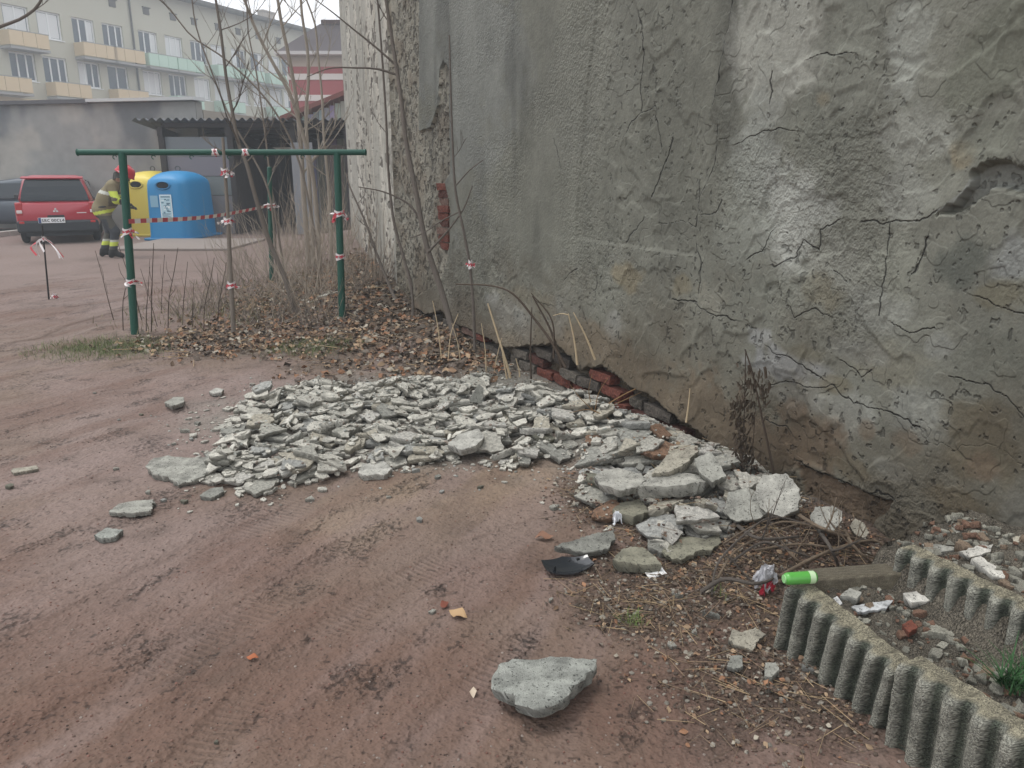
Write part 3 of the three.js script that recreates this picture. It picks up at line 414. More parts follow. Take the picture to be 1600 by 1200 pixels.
  const bal = [[30, 62, 2, 0], [141, 72, 2, 0], [187, 82, 2, 0], [240, 90, 2, 1], [284, 96, 2, 1], [345, 106, 2, 1], [383, 112, 2, 1], [423, 118, 2, 1], [3, 132, 1, 0], [100, 140, 1, 0], [194, 148, 1, 0], [284, 152, 1, 1], [352, 162, 1, 1], [430, 166, 1, 1]];
  for (const [px, py, lv, m] of bal) {
    const s = bw(px, py)[0], y = rows[lv + 1][0] - 0.9, b = new THREE.Group(); b.name = 'balcony'; apt.add(b); { let k = 0; while (apt.children.some((c) => c !== b && c.name === b.name)) b.name = 'balcony_' + String(++k).padStart(3, '0'); }
    b.position.set(s, y, 0); const WB = 2.7, dp = 1.0;
    mesh('slab', box(WB, 0.14, dp, [0, -0.07, dp / 2 * side]), slabM, b);
    for (let k = 0; k < 3; k++) mesh('panel', box(WB / 3 - 0.03, 0.85, 0.04, [(k - 1) * WB / 3, 0.5, (dp - 0.02) * side]), m ? mint : ochre, b);
    for (const e of [-1, 1]) mesh('panel', box(0.04, 0.85, dp - 0.08, [e * (WB / 2 - 0.02), 0.5, dp / 2 * side]), m ? mint : ochre, b);
    mesh('rail', merge([box(WB + 0.06, 0.05, 0.06, [0, 0.96, (dp - 0.02) * side])]), slabM, b);
  }
}
{ // brick house with a dark roof, seen between the saplings and the pale wall
  const p = at(455, 180, 44), q = at(575, 180, 44), z0 = -44, x0 = p.x, x1 = q.x + 5, hh = thing('brick_house', 'red brick house with white bands and a dark sloping roof', 'house', [x0, 0, z0]);
  const yA = at(500, 120, 44).y, yB = at(500, 153, 44).y, yE = at(500, 104, 44).y, yT = at(500, 86, 44).y, w = x1 - x0, red = std(S(158, 74, 74)), white = std(S(214, 206, 200)), band = std(S(178, 164, 150)), rf = std(S(112, 104, 106), 0.8);
  const lay = [[0, yB - 0.15, red], [yB - 0.15, yB + 0.15, white], [yB + 0.15, yA - 0.15, red], [yA - 0.15, yA + 0.15, white], [yA + 0.15, yE, red], [yE, yT, band]];
  lay.forEach(([a, b, m], i) => mesh('wall', box(w + (m === white ? 0.12 : 0), b - a, 9 + (m === white ? 0.12 : 0), [w / 2, (a + b) / 2, -4.5]), m, hh));
  const yr = at(520, 43, 44).y, sh = new THREE.Shape(); sh.moveTo(-0.5, 0); sh.lineTo(1.9, yr - yT); sh.lineTo(w + 2, yr - yT); sh.lineTo(w + 2, 0); sh.closePath();
  const roof = mesh('roof', xf(new THREE.ExtrudeGeometry(sh, { depth: 9.6, bevelEnabled: false }), { p: [0, yT + 0.12, -9.3] }), rf, hh);
  mesh('eave', merge([box(w + 1, 0.16, 0.5, [w / 2, yT + 0.04, 0.35]), box(0.5, 0.16, 9.6, [-0.3, yT + 0.04, -4.6])]), std(S(196, 192, 190)), hh);
  mesh('ridge', box(w, 0.2, 0.3, [w / 2 + 2, yr + 0.2, 0.3]), std(S(70, 50, 48)), roof);
}
// ------------------------------------------------------------------ yard wall behind the cars, shed, bins
{
  const p0 = at(0, 165, 23.3), p1 = at(306, 158, 22), d = V(p1.x - p0.x, 0, p1.z - p0.z), L = d.length(), a = atan2(-d.z, d.x), H0 = (p0.y + p1.y) / 2;
  const w = thing('yard_wall', 'high grey stained concrete wall closing the yard behind the parked cars', 'wall', [p0.x, 0, p0.z], a);
  const n = 512, cd = new Uint8Array(n * n * 4), c0 = S(150, 150, 148), c1 = S(104, 108, 112), c2 = S(176, 172, 164);
  for (let j = 0; j < n; j++) for (let i = 0; i < n; i++) { const x = i / n * 16, y = j / n * 4, c = [...c0]; mix3(c, c1, 0.9 * sst(0.0, 0.45, fbm(x * 0.8 + 3, y * 0.35, 4) + 0.15 * (y - 1.6))); mix3(c, c2, 0.7 * sst(0.1, 0.45, fbm(x * 0.7, y * 0.9 + 20, 4))); const t = 1 + 0.12 * fbm(x * 6, y * 6, 3), q = (j * n + i) * 4; for (let k = 0; k < 3; k++) cd[q + k] = clamp(l2s(c[k] * t)) * 255; cd[q + 3] = 255; }
  const map = tex(cd, n, n, { srgb: true, rep: [1 / 16, 1 / 4] }), m = new THREE.MeshStandardMaterial({ map, roughness: 0.92 });
  const face = new THREE.PlaneGeometry(L + 14, H0, 90, 24), P = face.attributes.position, U = face.attributes.uv; for (let i = 0; i < P.count; i++) { P.setZ(i, 0.03 * fbm(P.getX(i) * 0.7, P.getY(i) * 0.7, 3)); U.setXY(i, P.getX(i) + 30, P.getY(i) + 2); } face.computeVertexNormals();
  xf(face, { p: [(L - 14) / 2, H0 / 2, 0.05] });
  mesh('wall_face', face, m, w); mesh('wall_core', box(L + 14, H0, 0.28, [(L - 14) / 2, H0 / 2, -0.12]), std(S(140, 138, 134)), w);
  mesh('coping', merge([box(L + 14 - 3.2, 0.10, 0.5, [(L - 14 - 3.2) / 2, H0 + 0.05, -0.05])]), std(S(92, 92, 96)), w); tag(mesh('coping', box(3.3, 0.08, 0.55, [L - 1.55, H0 + 0.06, -0.02]), std(S(196, 198, 198)), w), 'pale newer coping strip');
  mesh('wall_end', box(0.3, H0 - 0.2, 5, [L - 0.14, (H0 - 0.2) / 2, -2.78]), std(S(150, 142, 132)), w);
}
const corr = std(S(96, 102, 112), 0.6, { metalness: 0.3 }), darkWood = std(S(58, 54, 54)), greyWood = std(S(104, 104, 104));
{ // open lean-to with a corrugated roof
  const F = 20.9, l = at(205, 186, F), r = at(545, 188, F), W = r.x - l.x, sh = thing('shed', 'open lean-to shed with a corrugated roof, behind the blue container', 'shed', [l.x, 0, -F]);
  const yR = l.y, D = 4.6, n = 2 * 44, g = new THREE.PlaneGeometry(W, D, n * 4, 1), p = g.attributes.position;
  for (let i = 0; i < p.count; i++) { const x = p.getX(i), y = p.getY(i); p.setXYZ(i, x + W / 2, yR + 0.035 * sin(x * 2 * PI / 0.21) - 0.11 * (y + D / 2), -(y + D / 2) * 1); }
  g.computeVertexNormals(); const g2 = g.clone(); xf(g2, { p: [0, -0.012, 0] }); mesh('roof', merge([g, g2]), new THREE.MeshStandardMaterial({ color: C(S(112, 116, 122)), roughness: 0.7, side: THREE.DoubleSide }), sh);
  const X = (px) => at(px, 200, F).x - l.x;
  mesh('fascia', box(W - X(252), 0.1, 0.06, [(W + X(252)) / 2, yR - 0.13, -0.25]), darkWood, sh);
  for (const px of [243, 352, 452, 538]) mesh('post', box(0.14, yR - 0.18, 0.14, [X(px), (yR - 0.18) / 2, -0.3]), darkWood, sh);
  for (const px of [243, 350, 452, 538]) mesh('beam', xf(box(0.14, 0.22, D - 0.3, [0, 0, 0]), { p: [X(px), yR - 0.28 - 0.25, -D / 2 - 0.05], r: [-0.11, 0, 0] }), darkWood, sh);
  for (let k = 0; k < 5; k++) mesh('purlin', box(W - X(240), 0.1, 0.08, [(W + X(240)) / 2, yR - 0.1 - 0.11 * (k + 0.5) * 0.85, -0.5 - k * 0.9]), darkWood, sh);
  // concrete panels between posts in front, boards at the back
  for (let k = 0; k < 5; k++) mesh('panel', rbox(X(352) - X(246) - 0.02, 0.49, 0.06, 0.012, [(X(352) + X(246)) / 2, 0.25 + k * 0.5, -0.36]), std(S(124 + (k % 2) * 6, 126 + (k % 3) * 3, 134)), sh);
  const R = rng(3); for (let x = X(356); x < W; x += 0.19) mesh('board', box(0.18, 2.3, 0.03, [x + 0.09, 1.15, -D + 0.2 + R() * 0.01]), std(S(64, 64, 68)), sh);
  for (let x = X(352), k = 0; k < 12; x += 0.001, k++) mesh('board', box(0.03, 2.2, 0.34, [X(352), 1.1, -0.6 - k * 0.35]), darkWood, sh);
  mesh('side_panel', box(X(483) - X(449), 2.35, 0.05, [(X(483) + X(449)) / 2, 1.175, -0.2]), std(S(140, 142, 146)), sh);
  for (let x = X(485); x < X(540); x += 0.17) mesh('board', box(0.155, 2.3, 0.03, [x + 0.08, 1.15, -0.6 + R() * 0.01]), std(S(82 + R() * 14, 80 + R() * 10, 78)), sh);
}
{ // plank gable behind the lean-to
  const F = 23.5, a = at(455, 186, F), b = at(552, 147, F), W = b.x - a.x + 2.4, g = thing('plank_barn', 'grey plank barn with a slanted red-brown roof edge, beside the brick house', 'barn', [a.x, 0, -F]), R = rng(8), k = (b.y - a.y) / (b.x - a.x);
  for (let x = 0; x < W; x += 0.16) { const h = a.y + k * min(x, b.x - a.x + 1.6); mesh('plank', box(0.148, h, 0.03, [x + 0.08, h / 2 - 0.05, R() * 0.012]), std(S(128 + R() * 40, 130 + R() * 36, 132 + R() * 34)), g); }
  const ex = b.x - a.x + 1.8; mesh('roof', xf(box(hypot(ex, ex * k) + 0.3, 0.12, 4.5, [0, 0, 0]), { p: [ex / 2 - 0.1, a.y + k * ex / 2 + 0.06, -2.0], r: [0, 0, Math.atan(k)] }), std(S(122, 78, 72)), g);
  mesh('side_wall', box(0.1, a.y - 0.2, 4.2, [0.05, a.y / 2 - 0.1, -2.2]), greyWood, g);
}
function binShell(w0, d0, w1, d1, H, dome) { // a bell container: rounded-square section, flared foot, domed top
  const rings = [[0, 1.0], [0.03, 1.0], [0.10, 0.985], [0.4, 0.965], [0.7, 0.94], [0.80, 0.925], [0.86, 0.89], [0.905, 0.82], [0.945, 0.70], [0.975, 0.52], [0.992, 0.3], [1.0, 0.02]], N = 48, P = [], I = [];
  rings.forEach(([t, k]) => { for (let i = 0; i < N; i++) { const a = i / N * 2 * PI, c = cos(a), s = sin(a), e = t > 0.86 ? lerp(0.5, 0.75, (t - 0.86) / 0.14) : 0.42; P.push(Math.sign(c) * pow(abs(c), e) * w0 / 2 * k, t * H, Math.sign(s) * pow(abs(s), e) * d0 / 2 * (t > 0.86 ? k : k)); } });
  for (let j = 0; j < rings.length - 1; j++) for (let i = 0; i < N; i++) { const a = j * N + i, b = j * N + (i + 1) % N; I.push(a, a + N, b, b, a + N, b + N); }
  const g = new THREE.BufferGeometry(); g.setAttribute('position', new THREE.Float32BufferAttribute(P, 3)); g.setIndex(I); g.computeVertexNormals(); return g;
}
function bin(name, label, pos, turn, color, poster) {
  const b = thing(name, label, 'recycling container', pos, turn), H = 1.64, W = 1.1, D = 1.92, m = std(color, 0.45);
  mesh('body', binShell(W, D, 0, 0, H), m, b);
  const hole = new THREE.TorusGeometry(0.17, 0.025, 8, 28); xf(hole, { s: [1, 0.52, 1] }); xf(hole, { p: [0, H * 0.79, D / 2 * 0.93 + 0.005], r: [-0.12, 0, 0] });
  const op = mesh('opening', xf(new THREE.SphereGeometry(0.165, 24, 10), { p: [0, H * 0.79, D / 2 * 0.925], s: [1, 1, 1] }).applyMatrix4(new THREE.Matrix4().makeTranslation(0, H * 0.79, D / 2 * 0.925).multiply(new THREE.Matrix4().makeScale(1, 0.5, 0.08)).multiply(new THREE.Matrix4().makeTranslation(0, -H * 0.79, -D / 2 * 0.925))), std(S(24, 28, 34)), b);
  mesh('rim', hole, std(color.map((v) => v * 0.8), 0.5), op);
  mesh('foot', rbox(W * 1.03, 0.06, D * 1.03, 0.02, [0, 0.03, 0]), std(color.map((v) => v * 0.8), 0.5), b);
  mesh('lifting_eye', merge([xf(new THREE.TorusGeometry(0.06, 0.014, 8, 16), { p: [0, H + 0.05, 0] }), cyl(0.05, 0.04, 0.03, [0, H, 0])]), std(S(90, 92, 94), 0.5, { metalness: 0.6 }), b);
  if (poster) {
    const cv = document.createElement('canvas'); cv.width = 128; cv.height = 256; const x = cv.getContext('2d'); x.fillStyle = '#b9d6e2'; x.fillRect(0, 0, 128, 256); x.strokeStyle = '#e8f2f6'; x.lineWidth = 8; x.strokeRect(4, 4, 120, 248); x.fillStyle = '#45708a'; x.fillRect(14, 18, 100, 12);
    const R = rng(4); for (let k = 0; k < 26; k++) { x.fillStyle = ['#5c87a0', '#7fa6b8', '#e6f0f3', '#486f86'][k % 4]; x.fillRect(16 + R() * 70, 44 + R() * 140, 10 + R() * 30, 6 + R() * 12); } x.fillStyle = '#3f6a82'; for (let k = 0; k < 5; k++) x.fillRect(16, 200 + k * 9, 60 + R() * 36, 4);
    const t = new THREE.CanvasTexture(cv); t.colorSpace = THREE.SRGBColorSpace;
    mesh('poster', xf(new THREE.PlaneGeometry(0.29, 0.56), { p: [0.05, H * 0.49, D / 2 * 0.962 + 0.012], r: [-0.02, 0, 0] }), new THREE.MeshStandardMaterial({ map: t, roughness: 0.5 }), b);
    mesh('sticker', xf(new THREE.PlaneGeometry(0.19, 0.27), { p: [-0.235, H * 0.565, D / 2 * 0.952 + 0.012], r: [-0.03, 0, 0] }), std(S(134, 178, 202), 0.5), b);
  }
  return b;
}
{
  const p = ground(263, 376), q = ground(212, 371);
  bin('recycling_bin', 'blue domed recycling container with a white notice and oval opening', [p.x + 0.02, 0, p.z - 0.96], -0.04, S(30, 132, 188), true);
  bin('recycling_bin', 'yellow domed recycling container half hidden behind the blue one', [q.x + 0.12, 0, q.z - 1.15], -0.08, S(224, 204, 92), false);
  const a = ground(288, 392), s = thing('paving_slab', 'low pale concrete slab under the recycling containers', 'slab', [a.x, 0, a.z - 1.1]); mesh('slab', rbox(2.5, 0.12, 2.6, 0.02, [-0.3, 0, -0.1]), std(S(138, 128, 122)), s);
}
// ------------------------------------------------------------------ cars
function ringShell(sections) { // sections: arrays of equally many points (closed rings) -> smooth skin with end caps
  const N = sections[0].length, P = [], I = []; for (const r of sections) for (const v of r) P.push(...v);
  for (let j = 0; j < sections.length - 1; j++) for (let i = 0; i < N; i++) { const a = j * N + i, b = j * N + (i + 1) % N; I.push(a, b, a + N, b, b + N, a + N); }
  for (const [j, f] of [[0, 1], [sections.length - 1, 0]]) { const c = P.length / 3, r = sections[j]; P.push(...[0, 1, 2].map((k) => r.reduce((s, v) => s + v[k], 0) / N)); for (let i = 0; i < N; i++) { const a = j * N + i, b = j * N + (i + 1) % N; f ? I.push(c, b, a) : I.push(c, a, b); } }
  const g = new THREE.BufferGeometry(); g.setAttribute('position', new THREE.Float32BufferAttribute(P, 3)); g.setIndex(I); return toCreasedNormals(g, 0.75);
}
const rrect = (w, y0, y1, r, n = 5, lean = 0) => { // rounded rectangle ring in x,y; the top narrower by lean
  const out = []; for (const [sx, sy] of [[1, -1], [1, 1], [-1, 1], [-1, -1]]) for (let k = 0; k < n; k++) { const q = k / (n - 1) * PI / 2, a = sx > 0 ? (sy < 0 ? -PI / 2 + q : q) : (sy > 0 ? PI / 2 + q : PI + q); const y = (sy > 0 ? y1 - r : y0 + r) + r * sin(a), t = (y - y0) / (y1 - y0); out.push([sx * (w - r) + r * cos(a) - sx * lean * t, y]); } return out;
};
function car(name, label, pos, turn, paint, L, W, H, rearDetail) { // rear at z = 0 looking to +z, nose to -z
  const c = thing(name, label, 'car', pos, turn), m = new THREE.MeshPhysicalMaterial({ color: C(paint), roughness: 0.35, clearcoat: 0.8, clearcoatRoughness: 0.1 }), gl = new THREE.MeshPhysicalMaterial({ color: C(S(40, 48, 56)), roughness: 0.06, specularIntensity: 1 }), black = std(S(34, 38, 42), 0.6), w = W / 2, belt = H * 0.62;
  const low = [[-0.0, w * 0.90, 0.42, belt * 0.92], [-0.03, w * 0.95, 0.36, belt * 0.97], [-0.12, w * 0.985, 0.3, belt], [-0.5, w, 0.26, belt + 0.01], [-1.4, w, 0.24, belt], [-2.4, w, 0.24, belt - 0.02], [-2.9, w * 0.99, 0.24, belt - 0.1], [-3.4, w * 0.96, 0.26, belt - 0.2], [-L + 0.12, w * 0.9, 0.3, belt - 0.34], [-L, w * 0.8, 0.38, belt - 0.46]].map(([z, ww, a, b]) => rrect(ww, a, b, 0.19, 5).map(([x, y]) => [x, y, z]));
  const body = mesh('body', ringShell(low), m, c);
  const gw = w * 0.94, cab = [[-0.10, gw * 0.93, belt - 0.06, H * 0.72, 0.03], [-0.13, gw * 0.95, belt - 0.05, H * 0.86, 0.13], [-0.2, gw * 0.96, belt - 0.05, H * 0.955, 0.18], [-0.32, gw, belt - 0.05, H * 0.985, 0.2], [-0.9, gw, belt - 0.05, H, 0.22], [-1.6, gw, belt - 0.05, H * 0.995, 0.22], [-2.1, gw, belt - 0.05, H * 0.95, 0.2], [-2.5, gw * 0.98, belt - 0.05, H * 0.83, 0.1], [-2.95, gw * 0.95, belt - 0.08, H * 0.665, 0.03]].map(([z, ww, a, b, ln]) => rrect(ww, a, b, 0.13, 5, ln).map(([x, y]) => [x, y, z]));
  mesh('roof', ringShell(cab), m, c);
  // rear window, set slightly proud of the tailgate and following its lean
  const rw = new THREE.Shape(); const y0 = belt + 0.02, y1 = H * 0.925; rw.moveTo(-w * 0.80, y0); rw.lineTo(w * 0.80, y0); rw.quadraticCurveTo(w * 0.77, (y0 + y1) / 2, w * 0.64, y1); rw.lineTo(-w * 0.64, y1); rw.quadraticCurveTo(-w * 0.77, (y0 + y1) / 2, -w * 0.80, y0);
  const rg = new THREE.ExtrudeGeometry(rw, { depth: 0.02, bevelEnabled: true, bevelSize: 0.012, bevelThickness: 0.01, bevelSegments: 1 }); { const p = rg.attributes.position; for (let i = 0; i < p.count; i++) { const t = (p.getY(i) - y0) / (y1 - y0); p.setZ(i, p.getZ(i) - 0.088 - 0.02 * t - 0.05 * t * t * t); } rg.computeVertexNormals(); }
  mesh('rear_window', rg, gl, c);
  for (const s of [-1, 1]) { // side glass
    const sg = []; for (const [za, zb] of [[-0.45, -1.15], [-1.22, -2.2]]) { const sp = new THREE.Shape(); sp.moveTo(-za, belt + 0.03); sp.lineTo(-zb + (zb < -2 ? 0.35 : 0), belt + 0.03); sp.lineTo(-zb - (zb < -2 ? 0.1 : 0), H * 0.9); sp.lineTo(-za, H * 0.9); const g = new THREE.ExtrudeGeometry(sp, { depth: 0.015, bevelEnabled: false }); xf(g, { r: [0, PI / 2, 0] }); const p = g.attributes.position; for (let i = 0; i < p.count; i++) { const t = clamp((p.getY(i) - belt + 0.05) / (H * 0.99 - belt + 0.05)); p.setX(i, s * (gw + 0.012 - 0.215 * t) + (p.getX(i)) * 0.6 * s); } g.computeVertexNormals(); sg.push(g); }
    mesh('side_window', merge(sg), new THREE.MeshPhysicalMaterial({ color: C(S(40, 48, 56)), roughness: 0.06, side: THREE.DoubleSide }), c);
    for (const z of [-0.62, -L + 0.75]) { const wh = mesh('wheel', xf(new THREE.TorusGeometry(0.22, 0.085, 12, 28), { r: [0, PI / 2, 0], p: [s * (w - 0.1), 0.3, z] }), std(S(30, 30, 32)), c); mesh('rim', merge([cyl(0.19, 0.19, 0.1, [s * (w - 0.1), 0.3, z], [0, 0, PI / 2], 20), ...[0, 1, 2, 3, 4].map((k) => xf(new THREE.BoxGeometry(0.03, 0.34, 0.05), { p: [s * (w - 0.05), 0.3, z], r: [k * PI / 5, 0, 0] }))]), std(S(140, 142, 146), 0.4, { metalness: 0.6 }), wh); }
    mesh('mirror', rbox(0.2, 0.13, 0.12, 0.04, [s * (w + 0.09), belt + 0.06, -2.35]), black, c);
  }
  mesh('bumper', merge([rbox(W * 0.985, 0.27, 0.2, 0.06, [0, 0.40, -0.02]), box(W * 0.8, 0.12, 0.5, [0, 0.24, -0.3])]), std(S(40, 46, 52), 0.6), c);
  if (rearDetail) {
    for (const s of [-1, 1]) { const tl = mesh('tail_light', rbox(0.15, 0.30, 0.06, 0.03, [s * w * 0.875, belt - 0.16, -0.02]), new THREE.MeshPhysicalMaterial({ color: C(S(176, 30, 36)), roughness: 0.2, clearcoat: 1 }), c); mesh('lens', rbox(0.11, 0.07, 0.03, 0.012, [s * w * 0.875, belt - 0.22, 0.018]), std(S(228, 214, 214), 0.2), tl); mesh('reflector', rbox(0.1, 0.05, 0.02, 0.008, [s * w * 0.85, 0.5, 0.08]), std(S(190, 40, 40), 0.3), c); }
    const cv = document.createElement('canvas'); cv.width = 256; cv.height = 60; const x = cv.getContext('2d'); x.fillStyle = '#e9edf0'; x.fillRect(0, 0, 256, 60); x.fillStyle = '#22407c'; x.fillRect(0, 0, 26, 60); x.fillStyle = '#20242a'; x.font = 'bold 46px sans-serif'; x.textAlign = 'center'; x.textBaseline = 'middle'; x.fillText('SRC 00CL4', 141, 32); const t = new THREE.CanvasTexture(cv); t.colorSpace = THREE.SRGBColorSpace;
    const pl = mesh('number_plate', rbox(0.54, 0.125, 0.015, 0.006, [-0.12, 0.54, 0.092]), std(S(210, 214, 216), 0.5), c); mesh('plate_print', xf(new THREE.PlaneGeometry(0.525, 0.115), { p: [-0.12, 0.54, 0.1025] }), new THREE.MeshStandardMaterial({ map: t, roughness: 0.5 }), pl);
    const di = (a, px, py) => { const s = new THREE.Shape(); s.moveTo(0, 0); s.lineTo(0.026, 0.032); s.lineTo(0, 0.064); s.lineTo(-0.026, 0.032); return xf(new THREE.ExtrudeGeometry(s, { depth: 0.012, bevelEnabled: false }), { r: [0, 0, a], p: [px, py, 0.006] }); };
    mesh('badge', merge([di(0, -0.02, belt - 0.20), di(2 * PI / 3, -0.02, belt - 0.20), di(-2 * PI / 3, -0.02, belt - 0.20)]), std(S(236, 236, 238), 0.2, { metalness: 0.7 }), c);
    mesh('handle', rbox(0.34, 0.055, 0.025, 0.01, [-0.03, belt - 0.33, 0.0]), black, c); mesh('lettering', rbox(0.2, 0.02, 0.01, 0.004, [0.5, belt - 0.26, 0.002]), std(S(220, 214, 216), 0.3), c);
    mesh('wiper', merge([rbox(0.5, 0.018, 0.015, 0.006, [0.16, belt + 0.08, -0.075], [0, 0, 0.06])]), black, c); mesh('spoiler', rbox(W * 0.74, 0.035, 0.2, 0.015, [0, H * 0.965, -0.16], [0.15, 0, 0]), m, c);
  }
  return c;
}
{
  const p = ground(93, 381); car('parked_car', 'red hatchback seen from behind, parked left of the firefighter', [p.x + 0.02, 0, p.z - 0.05], 0.46, S(176, 34, 54), 3.85, 1.68, 1.54, true);
  const q = at(84, 300, 21.4); car('parked_car', 'dark blue-grey car parked sideways at the yard wall, half behind the red hatchback', [q.x + 0.42, 0, -22.4], -PI / 2 * -1 + 0.03, S(52, 64, 78), 4.2, 1.74, 1.46, false).rotation.y = PI / 2 + 0.06;
  const a = ground(-40, 374), b = ground(36, 366), g = thing('kerb', 'pale concrete kerb in front of the dark car', 'kerb', [a.x, 0, a.z], atan2(-(b.z - a.z), b.x - a.x)), L = a.distanceTo(b); for (let k = 0; k < 6; k++) mesh('kerb_stone', rbox(L / 3 - 0.02, 0.14, 0.16, 0.02, [L - (k + 0.5) * L / 3, 0.06, 0]), std(S(176, 172, 166)), g);
}
// ------------------------------------------------------------------ people: one skin over a posed skeleton
function skin(bones, cell, col, pad = 0.06) { // bones: [ax,ay,az, bx,by,bz, ra, rb, blend]
  let lo = [9, 9, 9], hi = [-9, -9, -9]; for (const b of bones) for (const o of [0, 3]) for (let k = 0; k < 3; k++) { const r = b[6 + o / 3]; lo[k] = min(lo[k], b[o + k] - r - pad); hi[k] = max(hi[k], b[o + k] + r + pad); }
  const size = max(...[0, 1, 2].map((k) => hi[k] - lo[k])), n = Math.ceil(size / cell), mid = [0, 1, 2].map((k) => (lo[k] + hi[k]) / 2), half = n * cell / 2;
  const mc = new MarchingCubes(n, new THREE.MeshStandardMaterial(), true, true, 400000); mc.isolation = 0;
  const dist = (x, y, z) => { let d = 1; for (const b of bones) { const dx = b[3] - b[0], dy = b[4] - b[1], dz = b[5] - b[2], L = dx * dx + dy * dy + dz * dz, t = L ? clamp(((x - b[0]) * dx + (y - b[1]) * dy + (z - b[2]) * dz) / L) : 0, e = hypot(x - b[0] - dx * t, y - b[1] - dy * t, z - b[2] - dz * t) - lerp(b[6], b[7], t), k = b[8] ?? 0.04, h = max(k - abs(d - e), 0) / k; d = min(d, e) - h * h * k * 0.25; } return d; };
  for (let z = 0; z < n; z++) for (let y = 0; y < n; y++) for (let x = 0; x < n; x++) mc.field[x + n * (y + n * z)] = -dist(mid[0] - half + x * cell, mid[1] - half + y * cell, mid[2] - half + z * cell);
  mc.update(); const cnt = mc.count ?? mc.geometry.drawRange.count, P = new Float32Array(mc.positionArray.slice(0, cnt * 3)), Nn = new Float32Array(mc.normalArray.slice(0, cnt * 3)), K = new Float32Array(cnt * 3);
  for (let i = 0; i < cnt; i++) { for (let k = 0; k < 3; k++) P[i * 3 + k] = mid[k] + P[i * 3 + k] * half; const c = col(P[i * 3], P[i * 3 + 1], P[i * 3 + 2]); K.set(c, i * 3); }
  const g = new THREE.BufferGeometry(); g.setAttribute('position', new THREE.BufferAttribute(P, 3)); g.setAttribute('normal', new THREE.BufferAttribute(Nn, 3)); g.setAttribute('color', new THREE.BufferAttribute(K, 3)); g.setAttribute('uv', new THREE.BufferAttribute(new Float32Array(cnt * 2), 2)); return g;
}
